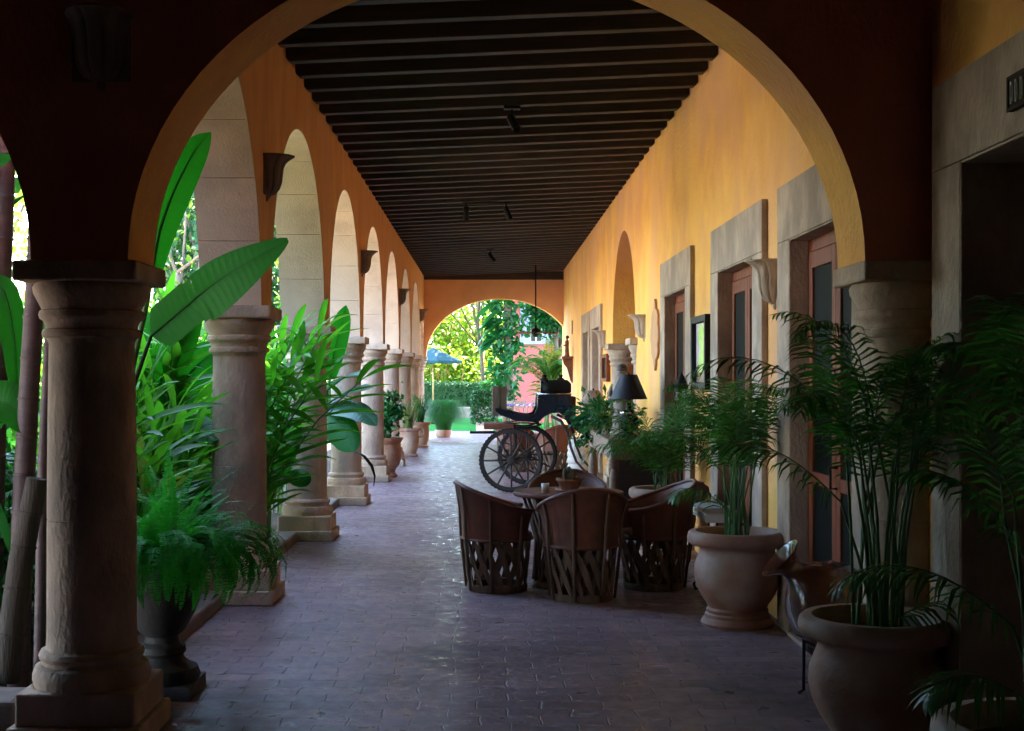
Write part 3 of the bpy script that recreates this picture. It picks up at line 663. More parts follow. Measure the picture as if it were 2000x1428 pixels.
def clumps(c, rad, ncl, per, cr_, seed, shell=.55):
    g = np.random.default_rng(seed); d = g.normal(size=(ncl, 3)); d /= np.linalg.norm(d, axis=1)[:, None]
    cc = np.array(c) + d * (g.uniform(shell, 1, ncl) ** .6)[:, None] * np.array(rad)
    p = cc[:, None, :] + g.normal(size=(ncl, per, 3)) * np.array(cr_) * g.uniform(.6, 1.3, ncl)[:, None, None]
    return p.reshape(-1, 3), cc
def tree(name, label, cat, x, y, h, cr_, leaf, lm, ncl=60, per=60, lean=(0, 0), trunk=.11, seed=1, group=None, branch=True, zc_=None, crsc=.28):
    t = thing(name, label, cat, (x, y, -.05), 0, group)
    c = (lean[0], lean[1], zc_ if zc_ else h - cr_[2] * .9)
    pts, cc = clumps(c, cr_, ncl, per, np.array(cr_) * crsc, seed)
    m = MB(); leafcloud(m, pts, leaf, seed=seed); m.build('crown', lm, t)
    m = MB(); top = v3(c[0], c[1], c[2] * .8); n = 7; r_ = random.Random(seed)
    tp = [v3(0, 0, 0).lerp(top, i / n) + v3(r_.uniform(-.1, .1), r_.uniform(-.1, .1), 0) * min(i, 1) for i in range(n + 1)]
    m.tube(tp, [lerp(trunk, trunk * .5, i / n) * (1.35 if i == 0 else 1) for i in range(n + 1)], 9)
    if branch:
        for k_ in range(0, len(cc), 4):
            a = tp[r_.randint(3, n)]; e = Vector(cc[k_].tolist()); mid = a.lerp(e, .5) + v3(r_.uniform(-.2, .2), r_.uniform(-.2, .2), .15)
            m.tube([a, mid, e], [trunk * .38, trunk * .22, trunk * .07], 5)
    m.build('trunk', 'bark', t)
    return t
# palm pots ----------------------------------------------------------
POT = [(0, 0), (.235, 0), (.242, .02), (.228, .045), (.214, .055), (.214, .075), (.20, .085), (.205, .105), (.19, .12), (.195, .13), (.236, .19), (.272, .265), (.287, .335), (.283, .40), (.262, .455), (.248, .49), (.247, .51), (.262, .527), (.31, .535), (.328, .555), (.331, .58), (.325, .61), (.308, .625), (.272, .625), (.252, .60), (.24, .55)]
def pot(par, name='pot', prof=POT, m_='terracotta', soil=.55, sr=.24, sc=1):
    m = MB(); m.lathe([(r * sc, z * sc) for r, z in prof], 48); o = m.build(name, m_, par, auto=45)
    m = MB(); m.lathe([(0, soil * sc + .02), (sr * sc * .6, soil * sc + .012), (sr * sc, soil * sc)], 24); m.build('soil', 'soil', par)
    return o
def areca(label, loc, seed, canes, hmin, hmax, flen, azbias=None, lm='leaf_palm', spread=.35, group='potted palms along the right wall', withpot=True, sc=1, z0=.56, droop=1.5, nl=22, leafl=.30, special=()):
    global rng
    rng = random.Random(seed); t = thing('potted_palm', label, 'potted palm', loc, 0, group)
    if withpot: pot(t, sc=sc)
    fm = MB(); sm = MB()
    for k_ in range(canes):
        a = rng.random() * 2 * PI; r_ = rng.random() ** .5 * .11; b = v3(r_ * math.cos(a), r_ * math.sin(a), z0)
        az = rng.random() * 2 * PI if azbias is None else azbias[0] + rng.uniform(-azbias[1], azbias[1])
        h = rng.uniform(hmin, hmax); sp = spread * rng.uniform(.3, 1.0) * h
        top = b + v3(math.cos(az) * sp * .55, math.sin(az) * sp * .55, h)
        mid = b + v3(math.cos(az) * sp * .16, math.sin(az) * sp * .16, h * .5)
        sm.tube([b, mid, top], [.0085, .0065, .005], 6, cap=False)
        frond(fm, top, az, flen * rng.uniform(.75, 1.15), R(rng.uniform(55, 86)), droop * rng.uniform(.7, 1.3), leafl, nl, .0135, .05, .0045, .55, .15, .95, sm)
    for (az, h, sp, L_, pt, dr) in special:
        b = v3(0, 0, z0); top = b + v3(math.cos(az) * sp, math.sin(az) * sp, h); sm.tube([b, b.lerp(top, .5) + v3(0, 0, h * .06), top], [.009, .007, .005], 6, cap=False)
        frond(fm, top, az, L_, pt, dr, leafl, nl, .0135, .05, .0045, .55, .15, .95, sm)
    fm.build('fronds', lm, t); sm.build('canes', 'stem', t)
    return t
# nearest to farthest
p = W(1712, 1200, 5.72)
areca('tallest potted palm in a wide terracotta pot, nearest to the right column', (p.x, 5.72, 0), 11, 19, .6, 1.05, .56, spread=.34, leafl=.36, droop=1.9,
      special=[(PI, .85, .12, .85, R(50), 1.7), (R(175), .55, .15, .75, R(45), 1.6), (R(10), .6, .1, .6, R(55), 1.6), (R(-20), .05, .06, .40, R(30), 1.0)])
p = W(1440, 1037, 8.87)
areca('potted palm with two bundles of stems, standing right of the round table', (p.x, 8.87, 0), 5, 17, .42, .76, .62, spread=.4, leafl=.37, droop=1.8,
      special=[(R(165), .45, .1, .75, R(50), 1.8), (R(20), .62, .1, .8, R(62), 1.5), (R(200), .2, .08, .5, R(45), 1.9)])
p = W(1298, 960, 12.3)
areca('potted palm behind the dark right chair with fronds over the sideboard', (p.x, 12.3, 0), 23, 17, .15, .42, .80, spread=.6, leafl=.42, droop=1.9,
      special=[(R(180), .35, .1, .95, R(45), 1.9), (R(195), .25, .1, .85, R(40), 1.9), (R(-30), .5, .05, .8, R(78), .9), (R(225), .3, .1, .8, R(40), 1.8)])
areca('darkest palm cut off by the right edge of the picture', (1.66, 3.95, 0), 31, 11, .6, 1.05, .5, spread=.32, leafl=.36, droop=1.7,
      special=[(R(178), .8, .02, .5, R(82), .5), (R(180), .35, .1, .62, R(40), 1.6), (R(170), .55, .06, .5, R(60), 1.5), (R(190), .12, .05, .4, R(35), 1.7)])
rng = random.Random(3)
# ------------------------------------------------------------------ big copper-coloured jug on an iron stand
p = W(1590, 1150, 6.85)
t = thing('tilted_jug', 'glossy dark copper jug tilted on a thin iron stand between the pots', 'jug', (p.x + .09, 6.98, 0))
mx = Matrix.Translation((.03, 0, .45)) @ Matrix.Rotation(R(-47), 4, 'Y') @ Matrix.Scale(1.08, 4)
m = MB(); m.lathe([(0, -.27), (.07, -.262), (.15, -.22), (.205, -.14), (.225, -.04), (.21, .06), (.165, .145), (.105, .20), (.07, .225), (.055, .25), (.053, .275), (.075, .305), (.115, .335), (.118, .34), (.07, .315), (.04, .28)], 44, mx); m.build('jug_body', 'glaze', t, auto=60)
m = MB(); q = mx @ v3(-.16, 0, -.16); m.tube([q, q + v3(-.07, 0, -.0), q + v3(-.115, 0, .035), q + v3(-.12, 0, .07)], [.05, .045, .04, .022], 14); m.build('spout', 'glaze', t)
m = MB()
for i in range(3):
    a = R(200) + i * 2 * PI / 3; x_, y_ = .13 * math.cos(a), .13 * math.sin(a)
    m = MB(); m.tube([(x_ * .9, y_ * .9, .31), (x_, y_, .29), (x_ * 1.02, y_ * 1.02, .02), (x_ * 1.25, y_ * 1.25, .006)], .009, 8); m.build('stand_leg', 'iron', t)
m = MB(); m.tube([(.15 * math.cos(a), .15 * math.sin(a), .305) for a in [2 * PI * i / 28 for i in range(28)]], .009, 6, closed=True); m.build('stand_ring', 'iron', t)
# ------------------------------------------------------------------ stone bench on wrought iron legs, ball pot on it
t = thing('stone_bench', 'pale stone topped bench on curled iron legs beside the potted palm', 'bench', (1.80, 10.68, 0))
m = MB(); m.box(-.15, .155, -.62, .55, .545, .61); m.build('slab', 'bench', t, bevel=.008)
for yy in (-.45, .4):
    m = MB(); m.tube([(-.1, yy, .54), (-.1, yy, .30), (-.12, yy, .12), (-.16, yy, .03), (-.2, yy, .02), (-.215, yy, .06), (-.19, yy, .085)], .011, 7); m.tube([(.11, yy, .54), (.11, yy, .02)], .011, 7); m.tube([(-.1, yy, .3), (.11, yy, .3)], .008, 6); m.build('iron_leg', 'iron', t)
t = thing('round_jar', 'squat round brown jar standing at the end of the stone bench', 'jar', (1.74, 11.13, .61))
m = MB(); m.lathe([(0, 0), (.06, 0), (.10, .03), (.118, .075), (.11, .12), (.075, .145), (.07, .155), (.08, .165), (.065, .165), (.06, .15)], 28); m.build('jar_body', 'terracotta', t)
# ------------------------------------------------------------------ framed mirror with its garden reflection painted on, and small frames on the right wall
t = thing('framed_mirror', 'black framed mirror with its reflection painted as lime green leaves on pale pink between two doors', 'picture', (XR, 12.02, 1.87), 0)
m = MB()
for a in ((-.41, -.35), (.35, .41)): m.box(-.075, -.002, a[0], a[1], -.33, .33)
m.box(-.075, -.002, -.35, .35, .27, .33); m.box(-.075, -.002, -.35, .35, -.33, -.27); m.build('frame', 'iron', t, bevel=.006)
m = MB(); m.box(-.03, -.015, -.349, .349, -.269, .269); pn = m.build('painted_reflection', mat('reflection_pink', (.74, .60, .60), (.55, .45, .5), 5, .35), t)
g = random.Random(5); lm_ = mat('reflection_lime', (.36, .66, .02), (.2, .5, .02), 14, .35); k_ = 0
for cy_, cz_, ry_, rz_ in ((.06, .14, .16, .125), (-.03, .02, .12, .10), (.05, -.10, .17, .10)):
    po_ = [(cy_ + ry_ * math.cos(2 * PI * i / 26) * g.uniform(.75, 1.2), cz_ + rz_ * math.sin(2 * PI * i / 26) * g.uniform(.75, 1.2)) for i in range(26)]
    m = MB(); m.prism(po_[::-1], -.0315 - .001 * k_, -.0302, 'x'); k_ += 1; fixn(m.build('reflected_foliage', lm_, pn))
m = MB(); m.box(-.0312, -.0301, -.349, .349, -.269, -.17); m.build('reflected_base', mat('reflection_brown', (.14, .06, .05), None, 5, .35), pn)
def frame(name, label, y, w_, z0, z1, m_, th=.07):
    t = thing(name, label, 'picture frame', (XR, y, 0)); m = MB()
    for a, b, c, d in ((-w_, -w_ + .06, z0, z1), (w_ - .06, w_, z0, z1), (-w_ + .06, w_ - .06, z0, z0 + .06), (-w_ + .06, w_ - .06, z1 - .06, z1)): m.box(-th, -.002, a, b, c, d)
    m.build('frame', m_, t, bevel=.006); m = MB(); m.box(-.03, -.01, -w_ + .061, w_ - .061, z0 + .061, z1 - .061); m.build('panel', 'pane', t)
frame('picture_frame', 'dark red wooden picture frame beyond the pale sconce', 21.75, .45, 1.57, 2.02, 'redwood')
# ------------------------------------------------------------------ saint figure on a carved bracket
def figurine(name, label, cat, loc, h, m_, hair, rz=0, arms=True, sc=1, bowl=False):
    t = thing(name, label, cat, loc, rz); m = MB()
    s = h
    m.lathe([(0, 0), (.17 * s, 0), (.175 * s, .03 * s), (.15 * s, .12 * s), (.125 * s, .35 * s), (.115 * s, .5 * s), (.135 * s, .62 * s), (.14 * s, .70 * s), (.10 * s, .765 * s), (.048 * s, .79 * s), (.045 * s, .82 * s), (.066 * s, .85 * s), (.075 * s, .895 * s), (.07 * s, .945 * s), (.045 * s, .985 * s), (0, s)], 22, Matrix.Diagonal((1, .75, 1, 1)))
    for sd in (-1, 1):
        m.tube([(sd * .12 * s, 0, .71 * s), (sd * .18 * s, -.03 * s, .58 * s), (sd * .12 * s, -.13 * s, .52 * s), (sd * .04 * s, -.15 * s, .56 * s)], [.045 * s, .04 * s, .032 * s, .022 * s], 8)
    m.lathe([(0, -.02 * s), (.014 * s, 0), (0, .018 * s)], 8, Matrix.Translation((0, -.06 * s, .89 * s)))
    m.build('robed_body', m_, t)
    m = MB(); m.lathe([(.079 * s, .88 * s), (.083 * s, .92 * s), (.076 * s, .965 * s), (.045 * s, 1.0 * s), (0, 1.012 * s)], 20, Matrix.Translation((0, .026 * s, .004 * s))); m.build('hair', hair, t)
    if bowl:
        m = MB(); m.lathe([(0, .5 * s), (.06 * s, .51 * s), (.1 * s, .56 * s), (.09 * s, .56 * s), (0, .53 * s)], 14, Matrix.Translation((0, -.17 * s, 0))); m.build('bowl', 'hair', t)
    return t
YF = 30.8
t = thing('wall_bracket', 'carved dark red wall bracket shelf carrying the saint figure', 'shelf', (XR, YF, 0))
m = MB(); m.box(-.26, -.002, -.28, .28, 2.06, 2.12); m.build('shelf_top', 'figure', t, bevel=.01)
m = MB(); m.prism([(-.002, 1.5), (-.002, 2.058), (-.23, 2.058), (-.21, 1.95), (-.13, 1.85), (-.09, 1.7), (-.05, 1.56)], -.1, .1, 'y'); fixn(m.build('bracket_scroll', 'figure', t, bevel=.008))
figurine('saint_figure', 'small dark red robed saint figure on the wall bracket', 'statue', (XR - .13, YF, 2.12), .48, 'figure', 'hair', -PI / 2)
m = MB(); m.tube([(XR - .01, YF, 2.64), (XR - .01, YF, 2.95)], .012, 6); tag(m.build('hanging_cord', 'iron'), 'thin dark cord hanging on the wall above the saint figure', 'cord')
# ------------------------------------------------------------------ sideboard with lamps, figurine, plants
t = thing('sideboard_table', 'long worn wooden sideboard with turned legs against the right wall', 'sideboard', (1.62, 15.75, 0))
m = MB(); m.box(-.335, .34, -1.6, 1.6, .93, .985); m.build('tabletop', 'wood', t, bevel=.01)
m = MB(); m.box(-.30, .31, -1.52, 1.52, .76, .928); m.build('apron', 'wood', t, bevel=.006)
m = MB(); m.box(-.26, .28, -1.46, 1.46, .14, .18); m.build('lower_shelf', 'wood', t, bevel=.006)
for x_ in (-.255, .265):
    for yy in (-1.46, 1.46):
        m = MB(); m.lathe([(.06, 0), (.065, .03), (.045, .06), (.06, .12), (.06, .2), (.035, .24), (.05, .32), (.062, .45), (.055, .58), (.035, .66), (.06, .70), (.06, .76)], 18, Matrix.Translation((x_, yy, 0))); m.build('leg', 'wood', t, auto=45)
m = MB(); m.box(-.22, .24, -1.53, -1.50, .18, .76); m.build('end_panel', 'beam', t)
def lamp(label, loc, shade, r0, r1, h0, h1, base, grp):
    t = thing('table_lamp', label, 'lamp', loc, 0, grp)
    m = MB(); m.lathe([(r0, h0), (r1, h1), (r1 - .006, h1), (r0 - .006, h0), (r0, h0)], 32); m.build('lamp_shade', shade, t, auto=40)
    m = MB(); m.lathe([(0, 0), (.10, 0), (.105, .02), (.05, .035), (.045, .06), (.10, .11), (.12, .17), (.10, .23), (.04, .27), (.03, .30), (.025, h0 + .02), (0, h0 + .02)], 24); m.build('lamp_base', base, t, auto=50)
    m = MB(); m.tube([(0, 0, h0 + .02), (0, 0, h1 - .005)], .008); m.lathe([(0, h1 + .03), (.014, h1 + .015), (.008, h1), (0, h1)], 10); m.tube([(-r1 + .004, 0, h1 - .004), (r1 - .004, 0, h1 - .004)], .004, 5); m.build('stem', base, t)
    return t
p = W(1155, 792, 17.1); lamp('table lamp with brown parchment shade at the far end of the sideboard', (1.36, 17.1, .985), 'shade_brown', .182, .075, .30, .49, 'iron', 'table lamps on the sideboard')
p = W(1228, 780, 14.6); q = lamp('large table lamp with dark navy shade on the sideboard', (p.x, 14.6, .985), 'shade_navy', .205, .092, .42, .69, 'iron', 'table lamps on the sideboard')
m = MB(); m.lathe([(.07, .30), (.09, .285), (.10, .26), (.085, .25), (.06, .255)], 24); m.build('chrome_collar', 'chrome', q)
figurine('carved_figurine', 'carved wooden figurine with dark hair holding a bowl on the sideboard', 'statue', (W(1214, 770, 15.1).x, 15.1, .985), .80, 'carved', 'hair', -.6, bowl=True)
def trailer(label, loc, n, rad, seed, lm='leaf_vine', size=.085, cat='plant', potr=.12, group=None, drape=0):
    t = thing('potted_vine', label, cat, loc, 0, group)
    m = MB(); m.lathe([(0, 0), (potr * .7, 0), (potr, potr * 1.2), (potr * 1.05, potr * 1.3), (potr * .9, potr * 1.3), (0, potr * 1.2)], 24); m.build('pot', 'terracotta', t, auto=40)
    g = np.random.default_rng(seed); P_ = g.normal(size=(n, 3)) * np.array([rad, rad, rad * .6]) + np.array([0, 0, potr * 1.3 + rad * .45])
    if drape:
        k_ = int(n * .3); P_[:k_, 2] = g.uniform(-drape, potr * 1.4, k_); P_[:k_, 0] = -rad * 1.2 + g.normal(size=k_) * .05; P_[:k_, 1] = g.normal(size=k_) * .08
    m = MB(); leafcloud(m, P_, size, seed=seed); m.build('foliage', lm, t)
    m = MB()
    for i in range(9):
        q = Vector(P_[i * 7].tolist()); m.tube([(0, 0, potr), (q.x * .4, q.y * .4, potr + .12), q], .004, 5)
    m.build('stems', 'stem', t); return t
trailer('pothos with bright leaves spilling over the near lamp end of the sideboard', (1.44, 15.55, .985), 420, .14, 5)
trailer('green vine trailing off the far corner of the sideboard', (1.38, 16.75, .985), 420, .13, 6, drape=.2)
# pale ribbed jar beside the carriage
p = W(1134, 925, 21.6); t = thing('ribbed_planter', 'pale ribbed stone planter on the floor beside the carriage shaft', 'planter', (p.x, 21.8, 0))
pr = [(0, 0), (.15, 0)]
for i in range(6):
    z = .02 + i * .105; r_ = .165 + .028 * math.sin(PI * (i + .5) / 6); pr += [(r_, z), (r_ + .016, z + .03), (r_ + .016, z + .07), (r_, z + .1)]
pr += [(.16, .66), (.14, .66), (.13, .6), (0, .6)]
m = MB(); m.lathe(pr, 32); m.build('ribbed_body', 'white_stone', t, auto=50)
# standing lantern
p = W(1331, 790, 12.9); t = thing('standing_lantern', 'black iron lantern on a tall thin post in front of a door', 'lantern', (p.x, 12.9, 0))
m = MB(); m.lathe([(0, 0), (.14, 0), (.14, .02), (.03, .05), (.014, .09), (.013, 1.28), (.03, 1.30), (.05, 1.325), (0, 1.33)], 20); m.build('post', 'iron', t)
m = MB()
for i in range(6):
    a = 2 * PI * i / 6; m.tube([(.045 * math.cos(a), .045 * math.sin(a), 1.32), (.075 * math.cos(a), .075 * math.sin(a), 1.54)], .005, 5); m.tube([(.078 * math.cos(a), .078 * math.sin(a), 1.54), (.095 * math.cos(a), .095 * math.sin(a), 1.60)], .005, 5)
m.tube([(.078 * math.cos(2 * PI * i / 24), .078 * math.sin(2 * PI * i / 24), 1.54) for i in range(24)], .008, 6, closed=True)
m.tube([(.082 * math.cos(2 * PI * i / 24), .082 * math.sin(2 * PI * i / 24), 1.565) for i in range(24)], .006, 6, closed=True); m.build('cage', 'iron', t)
m = MB(); m.lathe([(.08, 1.545), (.055, 1.60), (.035, 1.64), (.02, 1.66), (.012, 1.68), (.0, 1.70)], 18); m.build('lantern_cap', 'iron', t)
m = MB(); m.lathe([(.04, 1.33), (.068, 1.53), (.066, 1.53), (.038, 1.33)], 6, smooth=False); m.build('glass_panes', 'glass', t)
m = MB(); m.lathe([(0, 1.33), (.02, 1.33), (.02, 1.43), (0, 1.43)], 12); m.build('candle', 'wax', t)

# ------------------------------------------------------------------ carriage (turned across the corridor)
CXX, CYY = W(998, 900, 19.0).x + .12, 19.6
cg = thing('horse_carriage', 'old dark navy two wheeled horse carriage parked across the corridor', 'carriage', (CXX, CYY, 0), 0)
WR = .455
def wheel(x, y):
    m = MB(); mx = Matrix.Translation((x, y, WR + .005)) @ Matrix.Rotation(PI / 2, 4, 'X')
    o_ = MB(); o_.lathe([(WR - .068, -.022), (WR - .025, -.027), (WR - .022, .027), (WR - .068, .022), (WR - .068, -.022)], 64); rim = o_.build('wheel', 'wheelwood', cg, auto=40); rim.matrix_local = mx
    o_ = MB(); o_.lathe([(WR - .026, -.026), (WR - .008, -.028), (WR, -.015), (WR, .015), (WR - .008, .028), (WR - .026, .026)], 64)
    for i in range(48):
        a = 2 * PI * i / 48; o_.box(WR - .004, WR + .006, -.012, .012, -.024, .024, Matrix.Rotation(a, 4, 'Z'))
    o_.build('tyre', 'rubber', rim)
    o_ = MB(); o_.lathe([(0, -.11), (.03, -.11), (.038, -.10), (.042, -.05), (.06, -.045), (.065, .045), (.045, .05), (.042, .09), (0, .095)], 24); o_.build('hub', 'wheelwood', rim, auto=40)
    o_ = MB()
    for i in range(12):
        a = 2 * PI * i / 12 + .02; c_, s_ = math.cos(a), math.sin(a)
        o_.tube([(.055 * c_, .055 * s_, 0), (.2 * c_, .2 * s_, .003), (.39 * c_, .39 * s_, 0)], [.017, .0145, .0125], 8)
    o_.build('spokes', 'wheelwood', rim)
wheel(-.12 - .0, -.6); wheel(.155, .72)
m = MB(); m.tube([(-.12, -.62, WR), (.155, .74, WR)], .024, 10); m.build('axle', 'iron', cg)
# body: side profile (x to the right, z up) taken as a lacquered shell between two side panels
def C(px, py): q = W(px, py, 19.3); return (q.x - CXX, q.z)
side = [C(a, b) for a, b in ((966, 797), (975, 796), (995, 803), (1015, 808), (1033, 810), (1043, 807), (1048, 795), (1050, 770), (1114, 770), (1113, 785), (1120, 805), (1136, 830), (1152, 850), (1146, 854), (1132, 845), (1118, 830), (1105, 815), (1092, 806), (1078, 806), (1064, 812), (1052, 823), (1030, 823), (1003, 820), (982, 812), (968, 803))]
m = MB()
m.prism(side[::-1], -.50, -.46, 'y'); fixn(m.build('side_panel', 'navy', cg, bevel=.008)); m = MB(); m.prism(side[::-1], .46, .50, 'y'); fixn(m.build('side_panel', 'navy', cg, bevel=.008))
m = MB(); fl = [C(a, b) for a, b in ((966, 800), (995, 807), (1030, 812), (1046, 812), (1048, 818), (1030, 819), (1000, 816), (975, 809))]; m.prism(fl[::-1], -.458, .458, 'y')
m.prism([C(a, b) for a, b in ((1052, 772), (1112, 772), (1112, 800), (1052, 800))], -.458, .458, 'y'); fixn(m.build('inner_box', 'iron', cg))
m = MB(); fl = [C(a, b) for a, b in ((1118, 806), (1150, 850), (1145, 852), (1112, 808))]; m.prism(fl[::-1], -.458, .458, 'y'); fixn(m.build('dashboard', 'navy', cg))
m = MB(); a, b = C(1050, 770), C(1114, 770)
for y_ in (-.505, .505): m.tube([(a[0] - .01, y_, a[1] + .006), (b[0] + .01, y_, b[1] + .006)], .009, 8)
m.build('metal_rail', 'chrome', cg)
m = MB(); a, b = C(1062, 768), C(1116, 742)
pr = [(a[0], a[1]), (b[0], a[1]), (b[0], b[1] - .05), (b[0] - .06, b[1]), (a[0] + .07, b[1]), (a[0], b[1] - .07)]; m.prism(pr, -.30, .44, 'y'); fixn(m.build('seat_box', 'iron', cg, bevel=.03, seg=3))
m = MB(); a, b = C(1100, 832), C(1120, 772); m.box(a[0] + .02, b[0] + .03, -.38, .40, a[1] + .1, b[1] - .02); m.build('rear_panel', 'beam', cg, bevel=.01)
for px_, y_ in ((1062, -.45), (1100, .42)):
    q = C(px_, 768); m = MB(); m.box(q[0] - .055, q[0] + .055, y_ - .055, y_ + .055, q[1], q[1] + .19); la = m.build('carriage_lamp', 'navy', cg, bevel=.006)
    m = MB(); m.lathe([(.066, q[1] + .19), (.05, q[1] + .215), (.03, q[1] + .22), (.03, q[1] + .24), (.04, q[1] + .245), (.034, q[1] + .262), (0, q[1] + .268)], 16, Matrix.Translation((q[0], y_, 0))); m.build('lamp_cap', 'iron', la)
    m = MB(); m.box(q[0] - .03, q[0] + .03, y_ - .058, y_ - .0555, q[1] + .04, q[1] + .13); m.build('lamp_pane', 'grey_glass', la)
    m = MB(); m.tube([(q[0], y_, q[1] - .09), (q[0], y_, q[1])], .013, 8); m.build('lamp_bracket', 'chrome', la)
for i in range(2):
    a, b = C(961 + i * 15, 812), C(974.5 + i * 15, 754); m = MB()
    m.box(a[0], b[0], -.47 + i * .02, .47, a[1], b[1] - .01 * i, Matrix.Shear('XY', 4, (0, 0)) ); m.build('back_board', 'plank', cg, bevel=.006)
for y_ in (-.42, .42):
    m = MB(); q0, q1 = C(1000, 826), C(1050, 830); 
    m.tube([(lerp(q0[0] - .12, q1[0] + .05, i / 10), y_, q0[1] - .02 - .05 * math.sin(PI * i / 10)) for i in range(11)], .014, 6); m.tube([(lerp(q0[0] - .12, q1[0] + .05, i / 10), y_, q0[1] - .02 + .025 * math.sin(PI * i / 10)) for i in range(11)], .012, 6)
    m.tube([(-.05, y_, q0[1] - .06), (-.05, y_, WR)], .02, 6); m.build('leaf_spring', 'iron', cg)
a, b = C(945, 838), C(1003, 827); m = MB(); m.box(a[0], b[0], -.45, .45, a[1], b[1]); m.build('rear_tray', mat('red_brown_board', (.24, .09, .06), (.17, .065, .045), 6, .6), cg, bevel=.008)
a, b = C(918, 846), C(968, 842); m = MB(); m.box(a[0], b[0], -.52, -.25, a[1], b[1]); m.build('step', 'iron', cg, bevel=.004)
for y_, dx_ in ((-.5, 0), (.4, .13)):
    pts = [C(x_, z_) for x_, z_ in ((1075, 812), (1095, 822), (1107, 845), (1114, 875), (1124, 900), (1140, 918), (1158, 925))]
    m = MB(); m.tube([(a_ + dx_, y_, b_) for a_, b_ in pts], [.022, .023, .022, .02, .019, .017, .015], 8); m.build('shaft', 'wheelwood', cg)
# red leather barrel chairs stacked behind the carriage
rc_ = make_chair('red leather barrel chair behind the carriage wheel, nearer the right wall', (W(1085, 900, 22.6).x, 22.6, 0), .4, 'leather_red', 'red barrel chairs behind the carriage')
dup(rc_, (W(1005, 900, 23.2).x, 23.2, 0), -.3, 'red barrel chair seen through the spokes of the front wheel')
t = thing('low_table', 'low dark leather drum table behind the carriage wheels', 'table', (W(1045, 900, 23.9).x, 23.9, 0))
m = MB(); m.lathe([(0, .62), (.40, .62), (.42, .6), (.41, .57)], 36); m.build('tabletop', 'leather_red', t, auto=40)
m = MB()
for i in range(18):
    for s in (-1, 1):
        a = 2 * PI * i / 18; b = a + s * .5; m.tube([(.30 * math.cos(a), .30 * math.sin(a), 0), (.38 * math.cos(b), .38 * math.sin(b), .58)], .013, 4)
m.build('slat_lattice', 'slat', t)

# ------------------------------------------------------------------ left: fern in urn behind the nearest column
t = thing('fern_urn', 'big green sword fern spilling from a dark footed urn behind the nearest column', 'potted fern', (-1.70, 6.95, 0))
m = MB(); m.box(-.19, .19, -.19, .19, 0, .07); m.lathe([(.19, .07), (.20, .10), (.185, .14), (.15, .155), (.12, .18), (.11, .20), (.125, .22), (.12, .25), (.09, .27), (.085, .30), (.12, .33), (.17, .42), (.205, .52), (.22, .60), (.235, .63), (.23, .65), (.21, .645), (.19, .60)], 32); m.build('urn', 'clay_dark', t, auto=45)
m = MB(); m.lathe([(0, .62), (.12, .61), (.19, .6)], 20); m.build('soil', 'soil', t)
rng = random.Random(12); fm = MB(); sm = MB()
for i in range(110):
    az = rng.random() * 2 * PI; e = rng.random()
    if math.cos(az) < -.3 and rng.random() < .5: az = rng.uniform(-1.2, 1.2)
    b = (rng.uniform(-.13, .13), rng.uniform(-.13, .13), .62)
    if e < .35: frond(fm, b, az, rng.uniform(.5, .72), R(rng.uniform(50, 88)), rng.uniform(.6, 1.6), .05, 40, .0105, .12, .003, .18, .05, .25, sm, .5, 9)
    else: frond(fm, b, az, rng.uniform(.45, .7), R(rng.uniform(30, 72)), rng.uniform(2.3, 3.2), .05, 44, .011, .12, .003, .18, .05, .25, sm, .5, 10)
for i in range(46):
    az = rng.uniform(R(-130), R(25)); frond(fm, (.12 * math.cos(az), .12 * math.sin(az), .63), az, rng.uniform(.6, .85), R(rng.uniform(35, 60)), rng.uniform(3.0, 3.7), .05, 44, .011, .10, .003, .18, .05, .25, sm, .5, 10)
for i in range(34):
    az = rng.uniform(R(-120), R(10)); frond(fm, (.13 * math.cos(az), .13 * math.sin(az), .64), az, rng.uniform(.6, .85), R(rng.uniform(35, 62)), rng.uniform(3.2, 3.9), .055, 46, .011, .08, .003, .18, .05, .25, sm, .45, 10)
for az, L_, pt, dr in ((R(-8), .62, R(40), .3), (R(-15), .58, R(30), .9), (R(5), .55, R(22), 1.0), (R(-80), .66, R(84), .1), (R(-70), .55, R(75), .4)):
    frond(fm, (.05, -.05, .66), az, L_, pt, dr, .055, 38, .012, .25, .003, .18, .05, .2, sm, .45, 10)
fm.build('fronds', 'leaf_fern', t); sm.build('stalks', 'stem', t)

# ------------------------------------------------------------------ left: big-leaved banana plants
def bladeP(name, par, px, width, nrm, m_='leaf_ban', org=(0, 0, 0), **k_):
    m = MB(); o_ = Vector(org); blade(m, [W(*q) - o_ for q in px], width, nrm, **k_); return m.build(name, m_, par)
def petiole(par, px, org, r0=.014, r1=.009, m_='stem'):
    m = MB(); o_ = Vector(org); pts = [W(*q) - o_ for q in px]; m.tube(pts, [lerp(r0, r1, i / (len(pts) - 1)) for i in range(len(pts))], 7); m.build('leaf_stalk', m_, par)
rng = random.Random(4)
O_ = (-2.35, 7.9, 0); t = thing('banana_plant', 'banana plant raising two huge green leaves between the two nearest columns', 'banana plant', O_)
bladeP('leaf', t, [(296, 535, 7.7), (312, 450, 7.65), (340, 372, 7.6), (377, 300, 7.55), (412, 258, 7.5)], .21, (.45, -1, -.1), org=O_, fold=.15)
bladeP('leaf', t, [(296, 655, 7.6), (352, 608, 7.5), (420, 553, 7.42), (490, 508, 7.35), (562, 468, 7.3)], .265, (.25, -1, .35), org=O_, fold=.12, tears=2, prof=lambda u: min(1, (u * 14) ** .6) * (1 if u < .45 else 1 - ((u - .45) / .55) ** 1.7 * .93) * .98)
petiole(t, [(215, 1250, 7.9), (225, 950, 7.9), (255, 770, 7.75), (296, 655, 7.6)], O_, .03, .009, 'iron')
